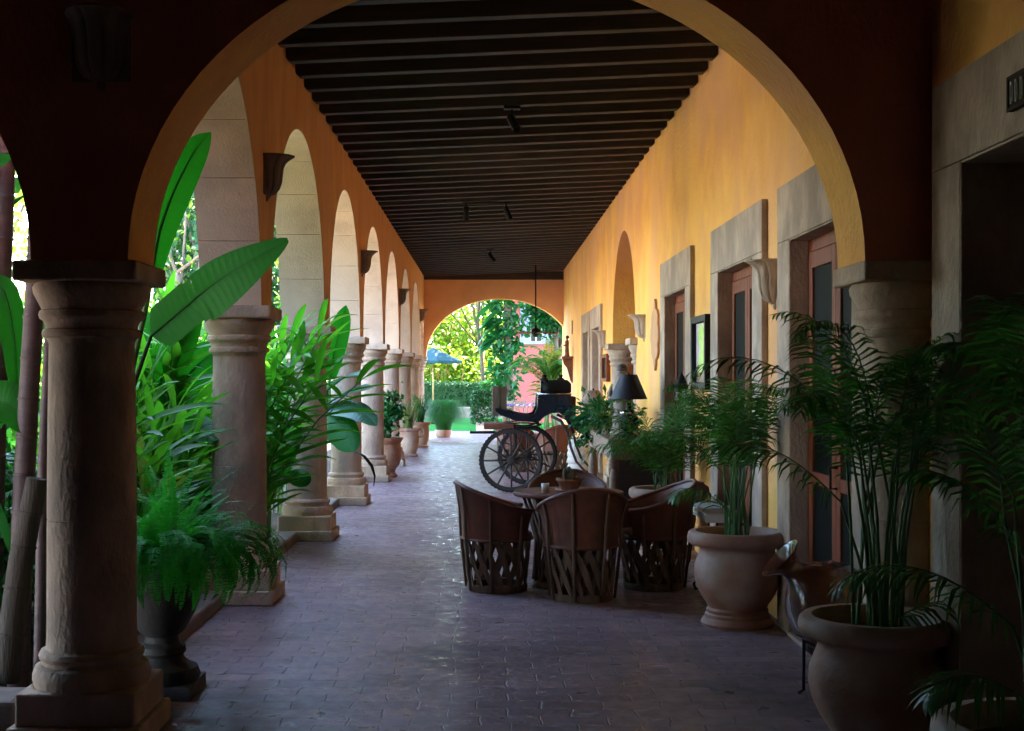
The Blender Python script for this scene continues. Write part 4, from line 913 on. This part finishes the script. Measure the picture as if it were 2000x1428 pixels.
petiole(t, [(215, 1250, 7.9), (240, 800, 7.9), (285, 600, 7.75), (296, 535, 7.7)], O_, .03, .010)
m = MB(); m.tube([W(215, 1310, 7.9) - Vector(O_), W(222, 1000, 7.9) - Vector(O_)], [.07, .045], 10); m.build('pseudostem', 'husk', t)
bladeP('leaf', t, [(225, 1000, 8.0), (180, 850, 8.2), (120, 640, 8.4), (60, 500, 8.5)], .24, (.2, -1, .2), org=O_, fold=.15)
O_ = (-1.98, 15.2, 0); t = thing('banana_plant', 'torn banana plant drooping in front of the fourth column', 'banana plant', O_)
bladeP('leaf', t, [(640, 762, 15.3), (665, 742, 15.0), (692, 732, 14.8), (716, 729, 14.7)], .20, (.1, -.6, 1), 'leaf_torn', O_, fold=.3)
bladeP('leaf', t, [(634, 792, 15.3), (668, 772, 15.0), (700, 761, 14.8), (728, 757, 14.7)], .23, (.1, -.7, 1), 'leaf_torn', O_, fold=.25)
bladeP('leaf', t, [(630, 800, 15.4), (660, 790, 15.1), (700, 798, 14.8), (736, 832, 14.6)], .30, (.2, -1, .6), 'leaf_torn', O_, fold=.2, tears=4)
bladeP('leaf', t, [(628, 800, 15.4), (650, 812, 15.1), (672, 838, 14.9), (692, 882, 14.7)], .40, (-.3, -1, .4), 'leaf_ban', O_, fold=.15, tears=3)
bladeP('leaf', t, [(644, 740, 15.6), (652, 690, 15.5), (665, 640, 15.45), (676, 596, 15.4)], .26, (.2, -1, 0), 'leaf_ban', O_, fold=.2)
m = MB(); pts = [W(*q) - Vector(O_) for q in ((694, 880, 15.3), (712, 892, 15.2), (726, 910, 15.2), (732, 930, 15.2), (730, 950, 15.2))]; m.tube(pts, [.008, .016, .02, .012, .004], 8); m.build('dead_leaf_stalk', 'iron', t)
petiole(t, [(614, 1010, 15.5), (620, 880, 15.5), (628, 800, 15.4), (640, 760, 15.3)], O_, .05, .02)
petiole(t, [(614, 1010, 15.5), (626, 850, 15.6), (644, 740, 15.6)], O_, .03, .012)
rng = random.Random(31)
O_ = (-2.95, 11.2, 0); t = thing('banana_plant', 'broad leaved banana plant among the ginger behind the fern', 'banana plant', O_)
for px, wd, nr, tr in (([(285, 930, 10.8), (300, 800, 10.5), (335, 690, 10.3), (395, 610, 10.1)], .34, (.3, -1, .3), 2), ([(290, 900, 10.6), (320, 850, 10.2), (370, 830, 9.9), (425, 860, 9.7)], .30, (0, -.7, 1), 3),
                       ([(280, 940, 10.9), (268, 800, 10.8), (262, 690, 10.8), (285, 600, 10.9)], .36, (-.2, -1, .2), 1), ([(300, 930, 10.6), (350, 930, 10.2), (395, 960, 10.0), (418, 1010, 9.9)], .30, (0, -.8, .8), 2), ([(300, 900, 10.8), (350, 760, 10.7), (400, 700, 10.7), (430, 690, 10.7)], .30, (.3, -1, .4), 2)):
    bladeP('leaf', t, px, wd, nr, 'leaf_ban', O_, fold=.2, tears=tr)
petiole(t, [(285, 1130, 11.2), (285, 1000, 11.0), (288, 915, 10.8)], O_, .06, .03)
O_ = (-2.35, 13.9, 0); t = thing('banana_plant', 'low broad leaved banana plant between the second and third columns', 'banana plant', O_)
for px, wd, nr, tr in (([(530, 960, 13.5), (545, 900, 13.2), (562, 850, 13.0), (585, 815, 12.9)], .30, (.2, -1, .3), 1), ([(525, 950, 13.6), (540, 880, 13.5), (548, 820, 13.5), (545, 770, 13.6)], .34, (.2, -1, .1), 1), ([(535, 960, 13.4), (560, 930, 13.2), (582, 930, 13.0), (598, 950, 12.9)], .26, (0, -.8, .8), 2)):
    bladeP('leaf', t, px, wd, nr, 'leaf_ban', O_, fold=.2, tears=tr)
petiole(t, [(520, 1050, 13.9), (526, 955, 13.6)], O_, .05, .03)
# ringed canes and trunks at far left
def cane(label, pts, r0, r1, m_='cane', husk=False, leaves=()):
    o_ = W(*pts[0]); o_.z = -.05; t = thing('ringed_cane', label, 'cane', o_, 0, 'ringed canes left of the nearest column')
    P_ = [W(*q) - o_ for q in pts]; m = MB(); n = len(P_) - 1; pp = []; rr = []
    for i in range(n):
        for k_ in range(6):
            u = (i + k_ / 6) / n; pp.append(P_[i].lerp(P_[i + 1], k_ / 6)); rr.append(lerp(r0, r1, u))
    pp.append(P_[-1]); rr.append(r1); m.tube(pp, rr, 14); L_ = sum((P_[i + 1] - P_[i]).length for i in range(n)); k_ = int(L_ / .2)
    for j in range(1, k_):
        u = j / k_ * n; i = min(int(u), n - 1); c = P_[i].lerp(P_[i + 1], u - i); d = (P_[i + 1] - P_[i]).normalized(); rad = lerp(r0, r1, u / n)
        q = d.to_track_quat('Z', 'Y').to_matrix().to_4x4(); q.translation = c; m.lathe([(rad * .98, -.014), (rad * 1.12, 0), (rad * .98, .010)], 16, q)
    m.build('cane_stem', m_, t)
    for px, wd, nr in leaves: 
        m = MB(); blade(m, [W(*q) - o_ for q in px], wd, nr, fold=.2); m.build('leaf', 'leaf_ban', t)
    return t
cane('thick purple brown ringed cane beside the nearest column', [(36, 1340, 7.1), (44, 1000, 7.1), (56, 780, 7.1), (70, 540, 7.1), (74, 430, 7.1)], .058, .048)
cane('slender dark ringed cane hugging the nearest column', [(76, 1340, 6.95), (84, 900, 6.95), (98, 610, 6.95)], .03, .024)
cane('ringed cane at the left edge rising out of the picture', [(-20, 1340, 7.4), (-5, 800, 7.4), (14, 300, 7.4), (16, 60, 7.4)], .055, .042,
     leaves=[([(-30, 560, 7.3), (8, 570, 7.25), (30, 680, 7.2), (34, 790, 7.15)], .15, (.3, -1, .1)), ([(-60, 335, 7.3), (-20, 322, 7.2), (24, 310, 7.1)], .13, (0, -1, .5)), ([(-60, 900, 7.2), (-20, 800, 7.15), (20, 790, 7.1), (52, 850, 7.05)], .24, (.1, -1, .3))])
cane('dry husk covered trunk leaning low left of the nearest column', [(10, 1330, 6.75), (40, 1100, 6.75), (72, 935, 6.75)], .07, .052, 'husk')
# ginger masses ------------------------------------------------------
def ginger(label, x, y, n, h0, h1, lean, seed, spread=.28, leaf=.56, wd=.07, lm='leaf_gin'):
    global rng
    rng = random.Random(seed); t = thing('ginger_plant', label, 'ginger plant', (x, y, -.05), 0, 'ginger plants in the garden bed')
    fm = MB(); sm = MB()
    for i in range(n):
        a = rng.random() * 2 * PI; r_ = spread * rng.random() ** .5; b = v3(r_ * math.cos(a), r_ * math.sin(a), 0); h = rng.uniform(h0, h1)
        dx = lean[0] * rng.uniform(.3, 1.2) + math.cos(a) * .22 * rng.random(); dy = lean[1] * rng.uniform(.3, 1.2) + math.sin(a) * .22 * rng.random()
        P_ = [b + v3(dx * u * u, dy * u * u, h * (u - .10 * u * u)) for u in (0, .25, .5, .75, 1)]; sm.tube(P_, [.013, .011, .010, .008, .005], 6, cap=False)
        ph = rng.random() * PI; k_ = int(h / .085)
        for j in range(k_):
            u = lerp(.22, 1.0, j / (k_ - 1)); x_ = u * 4; q = min(int(x_), 3); c = P_[q].lerp(P_[q + 1], x_ - q); d = (P_[q + 1] - P_[q]).normalized()
            az = ph + (j % 2) * PI + rng.uniform(-.35, .35); out = v3(math.cos(az), math.sin(az), 0)
            dr = (d * rng.uniform(.5, 1.1) + out).normalized() if j < k_ - 2 else (d * 1.4 + out * .5).normalized()
            lance(fm, c, dr, leaf * rng.uniform(.75, 1.2), wd * rng.uniform(.8, 1.2), rng.uniform(.1, .7))
    fm.build('leaves', lm, t); sm.build('stalks', 'stem', t); return t
G = [('ginger clump with arching green leaves behind the fern', -2.55, 9.3, 13, 1.2, 2.0, (-.02, -.1)), ('tall ginger clump rising left of the second column', -2.75, 10.4, 13, 1.6, 2.4, (.05, -.1)),
     ('ginger clump in the middle of the bed behind the second column', -2.95, 11.6, 13, 1.5, 2.3, (.1, 0)), ('low ginger clump at the back of the near bed', -2.95, 10.8, 12, 1.2, 2.1, (.0, 0)),
     ('yellow green ginger clump leaning over the third column capital', -2.35, 12.6, 15, 1.7, 2.35, (.75, -.55)), ('ginger clump low beside the third column shaft', -2.75, 13.8, 10, 1.0, 1.6, (.05, -.2)),
     ('ginger clump farther back between the second and third columns', -3.3, 14.4, 12, 1.6, 2.5, (0, 0)), ('ginger clump behind the torn banana plant', -2.7, 16.6, 12, 1.1, 1.9, (.2, 0)),
     ('ginger clump behind the fourth and fifth columns', -2.9, 19.5, 12, 1.3, 2.1, (.1, 0))]
G += [('broad ginger clump filling the gap just behind the fern urn', -2.42, 8.35, 13, 1.0, 1.8, (.0, -.1)), ('ginger clump at the back of the bed left of the second column', -3.25, 12.0, 16, 1.7, 2.5, (.05, 0)),
      ('ginger clump between the banana plant and the second column', -2.50, 10.0, 13, .9, 1.5, (.0, -.1)), ('deep ginger clump farthest behind the near bed', -4.0, 12.8, 16, 1.8, 2.8, (.1, 0)),
      ('ginger clump close behind the third column base', -2.75, 15.0, 12, 1.0, 1.6, (.0, -.1))]
for i, g_ in enumerate(G): ginger(*g_[:7], seed=40 + i, lm='leaf_gin')
for i, (x_, y_, lb) in enumerate(((-4.5, 15.6, 'sunlit ginger clump rising behind the bed, seen past the nearest column'), (-4.9, 18.2, 'tall sunlit ginger clump farther back beside the second pier'), (-4.2, 17.0, 'sunlit ginger clump between the bed and the courtyard path'))):
    ginger(lb, x_, y_, 16, 1.8, 2.7, (.2, -.1), 52 + i, spread=.45, leaf=.6, wd=.085, lm='leaf_sunny')
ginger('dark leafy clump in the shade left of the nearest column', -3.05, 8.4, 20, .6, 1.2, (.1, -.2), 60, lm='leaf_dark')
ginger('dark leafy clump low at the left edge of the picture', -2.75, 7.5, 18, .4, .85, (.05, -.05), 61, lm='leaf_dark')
rng = random.Random(77)
t = thing('fountain_palm', 'small palm with silvery arching fronds left of the nearest column', 'palm', (-2.95, 7.7, 0)); fm = MB(); sm = MB()
for i in range(14): frond(fm, (rng.uniform(-.05, .05), rng.uniform(-.05, .05), .9), rng.random() * 2 * PI, .6, R(rng.uniform(25, 70)), 1.8, .2, 24, .016, .15, .004, .8, .1, .8, sm)
sm.tube([(0, 0, -.05), (0, 0, .92)], .04, 8); fm.build('fronds', 'leaf_dark', t); sm.build('trunk', 'stem', t)
# ------------------------------------------------------------------ left: pots farther down
SH = [(0, 0), (.15, 0), (.17, .03), (.12, .08), (.13, .12), (.2, .22), (.235, .34), (.225, .46), (.20, .54), (.25, .62), (.255, .65), (.22, .65), (.19, .58)]
t = thing('potted_shrub', 'glossy leafy shrub in a curved clay pot beside the fifth column', 'potted shrub', (W(757, 900, 21.9).x, 21.9, 0)); pot(t, prof=SH, soil=.58, sr=.19)
P_, cc = clumps((0, 0, 1.05), (.2, .2, .36), 42, 16, .07, 4, .2); m = MB(); leafcloud(m, P_, .11, seed=3); m.build('foliage', 'leaf_vine', t)
m = MB()
for q in cc[::3]: m.tube([(0, 0, .56), (q[0] * .4, q[1] * .4, .8), tuple(q)], [.012, .008, .004], 5)
m.build('stems', 'bark', t)
def straps(t, z0, n, h, r_, lm, w_=.02, seed=2, droop=.7, base=.1):
    global rng
    rng = random.Random(seed); m = MB()
    for i in range(n):
        a = rng.random() * 2 * PI; b = v3(math.cos(a) * base * rng.random(), math.sin(a) * base * rng.random(), z0); hh = h * rng.uniform(.6, 1.1); rr = r_ * rng.uniform(.4, 1.1); sd = v3(-math.sin(a), math.cos(a), 0) * w_ * .5; v = []
        for k_ in range(7):
            u = k_ / 6; c = b + v3(math.cos(a) * rr * u ** 1.3, math.sin(a) * rr * u ** 1.3, hh * (u * 1.5 - droop * u * u * u)); ww = sd * (1 - u * .9); v += [c - ww, c + ww]
        m.add(v, [(2 * k_, 2 * k_ + 1, 2 * k_ + 3, 2 * k_ + 2) for k_ in range(6)], True)
    return m.build('foliage', lm, t)
t = thing('handled_pot', 'two handled clay pot of pale strap leaves by the seventh column', 'potted plant', (W(797, 890, 27.6).x, 27.6, 0))
HP = [(0, 0), (.2, 0), (.21, .03), (.17, .06), (.18, .1), (.215, .2), (.225, .35), (.215, .46), (.22, .52), (.26, .54), (.265, .59), (.23, .59), (.2, .54)]
pot(t, prof=HP, soil=.54, sr=.2)
for s in (-1, 1): m = MB(); m.tube([(s * .24, 0, .56), (s * .32, 0, .55), (s * .335, 0, .47), (s * .28, 0, .42), (s * .22, 0, .40)], .022, 8); m.build('handle', 'terracotta', t)
straps(t, .54, 90, .75, .42, 'leaf_strap', .022, 3, .75)
t = thing('handled_pot', 'clay pot of grassy leaves near the last columns', 'potted plant', (W(820, 890, 31.2).x, 31.2, 0)); pot(t, prof=HP, soil=.54, sr=.2); straps(t, .54, 130, .85, .5, 'leaf_dark', .02, 4, .8)
t = thing('grass_planter', 'round mound of fine green grass in a low pot by the end arch', 'potted grass', (W(866, 850, 36.4).x, 36.4, 0))
m = MB(); m.lathe([(0, 0), (.17, 0), (.2, .03), (.22, .16), (.24, .2), (.2, .2)], 24); m.build('pot', 'terracotta', t)
straps(t, .18, 2600, 1.25, .62, 'leaf_thin', .011, 5, 1.28, .2)

# ------------------------------------------------------------------ beyond the end arch
def leafbox(x0, x1, y0, y1, z0, z1, n, seed):
    g = np.random.default_rng(seed); P_ = np.stack([g.uniform(x0, x1, n), g.uniform(y0, y1, n), g.uniform(z0, z1, n)], 1)
    k_ = g.integers(0, 3, n); f = g.random(n) < .75
    P_[f & (k_ == 0), 1] = y0; P_[f & (k_ == 1), 2] = z1; s = f & (k_ == 2); P_[s, 0] = np.where(g.random(s.sum()) < .5, x0, x1); return P_ + g.normal(size=P_.shape) * .02
def hedge(label, x0, x1, y0, y1, z1, n, seed, size, lm='leaf_hedge'):
    t = thing('hedge', label, 'hedge', ((x0 + x1) / 2, (y0 + y1) / 2, 0)); cx, cy_ = (x0 + x1) / 2, (y0 + y1) / 2
    m = MB(); leafcloud(m, leafbox(x0 - cx, x1 - cx, y0 - cy_, y1 - cy_, .02, z1, n, seed), size, seed=seed); m.build('foliage', lm, t)
    m = MB(); m.box(x0 - cx + .06, x1 - cx - .06, y0 - cy_ + .06, y1 - cy_ - .06, -.02, z1 - .06); m.build('dark_core', lm, t)
    return t
hedge('long clipped hedge across the far garden behind the umbrella pole', -7, -.2, 55.4, 56.6, 1.38, 9000, 8, .10)
hedge('taller bright green hedge block right of the long hedge', -.25, 1.5, 54.6, 56.0, 1.42, 4500, 9, .08, 'leaf_thin')
t = thing('rubble_wall', 'low pale rubble wall at the far edge of the lawn', 'wall', (-1.2, 54.2, 0)); m = MB(); m.box(-4, 2.6, -.15, .15, -.05, .42); m.build('stone_face', 'pale_wall', t, bevel=.03)
t = thing('boxed_shrub', 'clipped dark green shrub in a pale square planter on the lawn edge', 'shrub', (W(944, 800, 40.8).x, 40.8, 0))
m = MB(); m.box(-.22, .30, -.25, .25, 0, .26); m.build('planter_box', 'white_stone', t, bevel=.01)
P_ = leafbox(-.33, .38, -.3, .3, .24, 1.18, 2600, 5); m = MB(); leafcloud(m, P_, .085, seed=6); m.build('foliage', 'leaf_hedge', t)
t = thing('garden_umbrella', 'teal blue garden umbrella standing on the far lawn', 'umbrella', (W(846, 705, 47).x, 47.0, 0))
m = MB(); n = 8; v = [(0, 0, 2.68)] + [(1.05 * math.cos(2 * PI * i / n + .2), 1.05 * math.sin(2 * PI * i / n + .2), 2.21) for i in range(n)] + [(1.05 * math.cos(2 * PI * i / n + .2), 1.05 * math.sin(2 * PI * i / n + .2), 2.12) for i in range(n)]
m.add(v, [(0, 1 + i, 1 + (i + 1) % n) for i in range(n)] + [(1 + i, 9 + i, 9 + (i + 1) % n, 1 + (i + 1) % n) for i in range(n)]); m.build('canopy', 'canvas', t)
m = MB(); m.tube([(0, 0, 0), (0, 0, 2.78)], .024, 8); m.build('pole', 'pole', t)
m = MB()
for i in range(n): a = 2 * PI * i / n + .2; m.tube([(0, 0, 2.62), (1.02 * math.cos(a), 1.02 * math.sin(a), 2.19)], .01, 5)
m.build('ribs', 'pole', t)
m = MB(); m.lathe([(0, 0), (.25, 0), (.25, .06), (.05, .1), (.03, .3)], 20); m.build('base', 'iron', t)
# pink house
YP = 48.5; x0 = W(1004, 0, YP).x
t = thing('pink_house', 'pink plastered house with a lavender framed window beyond the arch', 'house', (x0, YP, 0))
wx0, wx1 = W(1019, 0, YP).x - x0, W(1075, 0, YP).x - x0; wz0, wz1 = 2.95, 4.6
m = MB(); m.box(0, wx0, 0, 5, -.05, 7); m.box(wx1, 8, 0, 5, -.05, 7); m.box(wx0, wx1, 0, 5, -.05, wz0); m.box(wx0, wx1, 0, 5, wz1, 7); m.build('wall', 'pink', t)
m = MB(); tk = .28; m.box(wx0 - .06, wx0 + tk, -.05, .0, wz0, wz1); m.box(wx1 - tk, wx1 + .06, -.05, 0, wz0, wz1); m.box(wx0 - .06, wx1 + .06, -.05, .0, wz1, wz1 + .2); m.box(wx0 - .06, wx1 + .06, -.07, .0, wz0 - .12, wz0)
wf = m.build('window', 'lavender', t, bevel=.01)
m = MB(); m.box(wx0 + tk, wx1 - tk, .04, .08, wz0, wz1); m.build('pane', 'grey_glass', wf)
m = MB(); xm = (wx0 + wx1) / 2; m.box(xm - .03, xm + .03, .02, .039, wz0, wz1); m.box(wx0 + tk, wx0 + tk + .06, .02, .039, wz0, wz1); m.box(wx1 - tk - .06, wx1 - tk, .02, .039, wz0, wz1); m.box(wx0 + tk + .06, wx1 - tk - .06, .02, .039, wz1 - .3, wz1 - .24); m.build('muntins', 'white_stone', wf)
m = MB(); m.box(-.2, 8.2, -.2, 5.2, 7, 7.25); m.build('roof', 'stone', t)
# patio tables with blue tiles
def patio_table(label, x, y, rz):
    t = thing('patio_table', label, 'table', (x, y, 0), rz, 'blue tiled patio tables'); m = MB(); m.box(-.42, .42, -.42, .42, .70, .75); m.build('tile_top', 'tile_blue', t, bevel=.006)
    for a in (-.36, .36):
        for b in (-.36, .36): m = MB(); m.tube([(a, b, .7), (a * .8, b * .8, .4), (a, b, 0)], .018, 6); m.build('leg', 'wood', t)
    return t
pt_ = patio_table('blue tiled patio table left of the house door, behind the carriage back boards', W(1008, 0, 44).x, 44, .2); dup(pt_, (W(1030, 0, 44.8).x, 44.8, 0), .1, 'blue tiled patio table in front of the pink wall')
def patio_chair(label, x, y, rz):
    t = thing('patio_chair', label, 'chair', (x, y, 0), rz, 'wooden patio chairs'); m = MB(); m.box(-.2, .2, -.2, .2, .42, .46); m.build('seat', 'wood', t, bevel=.005)
    for a in (-.18, .18):
        for b in (-.18, .18): m = MB(); m.tube([(a, b, 0), (a, b, .9 if b > 0 else .42)], .018, 6); m.build('leg', 'wood', t)
    m = MB(); m.box(-.16, .16, .17, .19, .62, .68); m.box(-.16, .16, .17, .19, .76, .86); m.build('backrest', 'wood', t, bevel=.004); return t
pc = patio_chair('wooden patio chair left of the blue tiled tables', W(1000, 0, 43.4).x, 43.4, .6); dup(pc, (W(1020, 0, 43.6).x, 43.6, 0), 2.8, 'wooden patio chair between the two blue tiled tables'); dup(pc, (W(1042, 0, 43.9).x, 43.9, 0), -.7, 'wooden patio chair right of the blue tiled tables')
tree('tree', 'added broad shade tree, crown out of view, over the end of the paving, trunk hidden by the right wall', 'tree', 5.2, 41.2, 9.2, (4.6, 4.0, 1.2), .38, 'leaf_tree', 170, 90, lean=(-3.2, -.4), seed=71, trunk=.2, zc_=7.6, group='added shade trees')  # crown added out of view to shade the end of the paving
tree('tree', 'added tall slim trunked tree with unseen crown shading the lawn behind the bright hedge block', 'tree', -.1, 57.4, 9.6, (4.4, 4.4, 1.4), .36, 'leaf_tree', 90, 80, lean=(-.4, -4.6), seed=73, trunk=.1, zc_=8.3, group='added shade trees')  # crown added above the view to shade the lawn
# pothos-covered trunk
O_ = (W(992, 0, 44.6).x, 44.6, -.05); t = thing('vine_clad_tree', 'dark trunk smothered in large glossy pothos leaves next to the pink house', 'tree', O_)
m = MB(); m.tube([(0, 0, 0), (.03, 0, 2), (.0, 0, 4.5), (.05, .1, 7)], [.2, .17, .15, .12], 12); m.build('trunk', 'bark', t)
g = np.random.default_rng(5); n = 620; z = g.uniform(1.0, 5.6, n); a = g.uniform(PI * .85, PI * 1.9, n); rr = .12 + g.random(n) * (.28 + .10 * z)
P_ = np.stack([rr * np.cos(a), rr * np.sin(a) * .8, z], 1); m = MB(); leafcloud(m, P_, .30, seed=8); m.build('vine_leaves', 'leaf_vine', t)
rng = random.Random(9); m = MB()
for i in range(9):
    z_ = rng.uniform(2.9, 5.2); d = v3(-1, rng.uniform(-.8, .1), rng.uniform(-.7, .1)); b = v3(-.15, -.1, z_); lance(m, b, d, rng.uniform(.8, 1.2), .42, .6)
m.build('large_leaves', 'leaf_vine', t)
P_, cc = clumps((1.2, 1.3, 8.2), (3, 2.6, 1.1), 70, 60, .7, 44); m = MB(); leafcloud(m, P_, .32, seed=45); m.build('crown', 'leaf_tree', t)  # high crown added out of view to shade the vine
t = thing('areca_palm', 'palm with long feathery fronds in front of the pink house, right of the arch', 'palm', (W(1075, 0, 39.5).x, 39.5, -.05)); rng = random.Random(15); fm = MB(); sm = MB(); ym = MB()
for i in range(34):
    a = rng.random() * 2 * PI; frond(fm if rng.random() < .8 else ym, (rng.uniform(-.12, .12), rng.uniform(-.12, .12), rng.uniform(1.2, 2.0)), a, rng.uniform(1.1, 1.6), R(rng.uniform(40, 78)), rng.uniform(1.5, 2.3), .42, 34, .035, .12, .012, .8, .1, .9, sm)
for i in range(6): frond(ym, (rng.uniform(-.12, .12), rng.uniform(-.12, .12), rng.uniform(.8, 1.2)), R(rng.uniform(150, 260)), .9, R(60), 1.9, .35, 28, .03, .12, .01, .8, .1, .9, sm)
for i in range(5): sm.tube([(rng.uniform(-.2, .2), rng.uniform(-.2, .2), 0), (rng.uniform(-.15, .15), rng.uniform(-.15, .15), 1.8)], [.05, .03], 8)
fm.build('fronds', 'leaf_palm', t); ym.build('yellow_fronds', 'leaf_yellow', t); sm.build('trunk', 'stem', t)
# ------------------------------------------------------------------ trees of the far garden and the courtyard
far = [('tree', 'bushy yellow green tree behind the far hedge, right of the umbrella', -.6, 62, 6.2, (1.8, 1.8, 2.6)), ('tree', 'bushy sunlit tree behind the teal umbrella', -3.0, 63, 5.8, (1.9, 1.8, 2.6)), ('tree', 'tall sunlit tree at the far left of the garden', -6.5, 66, 7.0, (2.6, 2.4, 3.0)),
       ('tree', 'sunlit tree far behind the vine clad trunk', 2.2, 68, 7.2, (2.4, 2.2, 3.4)), ('tree', 'dark green tree rising above the pink house corner', 2.35, 45.4, 5.2, (1.0, .7, 1.0))]
for i, f in enumerate(far): tree(f[0], f[1], 'tree', f[2], f[3], f[4], f[5], .30 if i < 4 else .2, 'leaf_sun' if i < 4 else 'leaf_vine', 55, 55, seed=20 + i, group='trees of the far garden', trunk=.12)
t = thing('shrub_bank', 'bank of sunlit yellow shrubs along the back of the far hedge', 'shrubs', (-1.5, 59, -.05)); g = np.random.default_rng(3); n = 5200
P_ = np.stack([g.uniform(-6, 4.5, n), g.uniform(-.9, 1.2, n), g.uniform(0, 1, n) ** .8 * (2.6 + .5 * np.sin(g.uniform(0, 6, n)))], 1); m = MB(); leafcloud(m, P_, .26, seed=13); m.build('foliage', 'leaf_sun', t)
rng = random.Random(21); m = MB()
for i in range(26): x_ = rng.uniform(-5, 4); m.tube([(x_, rng.uniform(-1, .5), 0), (x_ + rng.uniform(-.3, .3), 0, rng.uniform(2, 3.2))], .035, 5)
m.build('canes', 'pole', t)
rng = random.Random(22)
for i, (x_, y_, h_, lb) in enumerate(((-1.9, 59.5, 2.1, 'sunlit palm with arching fronds behind the long hedge'), (.3, 60.5, 2.6, 'taller sunlit palm behind the bright hedge block'))):
    t = thing('garden_palm', lb, 'palm', (x_, y_, -.05)); fm = MB(); sm = MB()
    for k_ in range(16): frond(fm, (0, 0, h_), rng.random() * 2 * PI, 1.7, R(rng.uniform(20, 75)), 1.7, .5, 26, .06, .15, .015, .8, .1, .8, sm)
    sm.tube([(0, 0, 0), (0, 0, h_)], [.1, .07], 8); fm.build('fronds', 'leaf_sun', t); sm.build('trunk', 'pole', t)
near = [(-5.4, 23.5, 6.4, (1.9, 2.0, 2.2), 'thin branched tree seen between the nearest column and the second pier'), (-7.0, 18.5, 6.6, (1.6, 1.8, 2.4), 'tree behind the ringed canes at the left edge'), (-7.2, 28, 6.8, (2.2, 2.4, 2.6), 'courtyard tree farther behind the second pier'),
        (-9.5, 24.5, 7.5, (2.6, 2.6, 3.0), 'tall tree in the back of the courtyard'), (-7.5, 35, 6, (2.2, 2.6, 2.2), 'courtyard tree near the far end of the arcade'), (-12.5, 33, 7.5, (2.8, 2.8, 3), 'farthest tree across the courtyard')]
for i, (x_, y_, h_, c_, lb) in enumerate(near): tree('tree', lb, 'tree', x_, y_, h_, c_, .15, 'leaf_tree', 40, 40, seed=60 + i, group='courtyard trees', trunk=.09)
for i, (x_, y_, lb) in enumerate(((-5.2, 11.4, 'bright shrub at the back of the bed behind the second column'), (-5.6, 15.5, 'bright shrub behind the third column'), (-6.2, 8.8, 'flowering shrub behind the ringed canes'), (-5.4, 21, 'leafy shrub behind the middle columns'), (-5.2, 28, 'leafy shrub behind the far columns'))):
    t = thing('garden_shrub', lb, 'shrub', (x_, y_, -.05), 0, 'shrubs of the courtyard'); P_, cc = clumps((0, 0, 1.1), (1.1, 1.2, 1.1), 40, 45, .24, 90 + i, .3); m = MB(); leafcloud(m, P_, .17, seed=30 + i); m.build('foliage', 'leaf_tree', t)
    m = MB()
    for q in cc[::4]: m.tube([(0, 0, 0), (q[0] * .5, q[1] * .5, .5), tuple(q)], [.03, .02, .008], 5)
    m.build('stems', 'bark', t)
    if i == 2: m = MB(); leafcloud(m, P_[::26] + .03, .12, seed=2); m.build('blossoms', 'blossom', t)

for i, (x_, y_, h_, c_, lb) in enumerate(((-5.0, 7.4, 6.6, (1.5, 1.6, 2.2), 'added dense tree blocking light close left of the front wall arch'), (-5.7, 10.0, 6.8, (1.6, 1.7, 2.2), 'added dense tree blocking light beside the planted bed near the second column'), (-5.2, 26.0, 6.8, (1.7, 2.0, 2.4), 'added dense tree blocking light across the path from the fifth and sixth arches'), (-5.4, 30.0, 6.8, (1.7, 2.2, 2.4), 'added dense tree blocking light across the path from the seventh arch'), (-5.2, 34.2, 6.6, (1.7, 2.2, 2.4), 'added dense tree blocking light outside the last arch of the arcade'))):  # trees added to cut garden light at the near bays and far arches
    tree('tree', lb, 'tree', x_, y_, h_, c_, .22, 'leaf_hedge', 80, 70, seed=120 + i, group='added light-blocking trees left of the bed', trunk=.12, crsc=.3)
for i, (x_, y_, lb) in enumerate(((-3.7, 8.0, 'added dense shrub blocking light deep in the bed left of the fern'), (-4.1, 9.6, 'added dense shrub blocking light behind the ginger of the near bed'))):  # unseen shrubs added to block light entering the near bays
    t = thing('garden_shrub', lb, 'shrub', (x_, y_, -.05), 0, 'added light-blocking shrubs of the bed'); P_, cc = clumps((0, 0, .95), (.6, .8, .95), 60, 40, .18, 130 + i, .3); m = MB(); leafcloud(m, P_, .18, seed=50 + i); m.build('foliage', 'leaf_dark', t)
    m = MB()
    for q in cc[::5]: m.tube([(0, 0, 0), (q[0] * .5, q[1] * .5, .5), tuple(q)], [.03, .02, .008], 5)
    m.build('stems', 'bark', t)
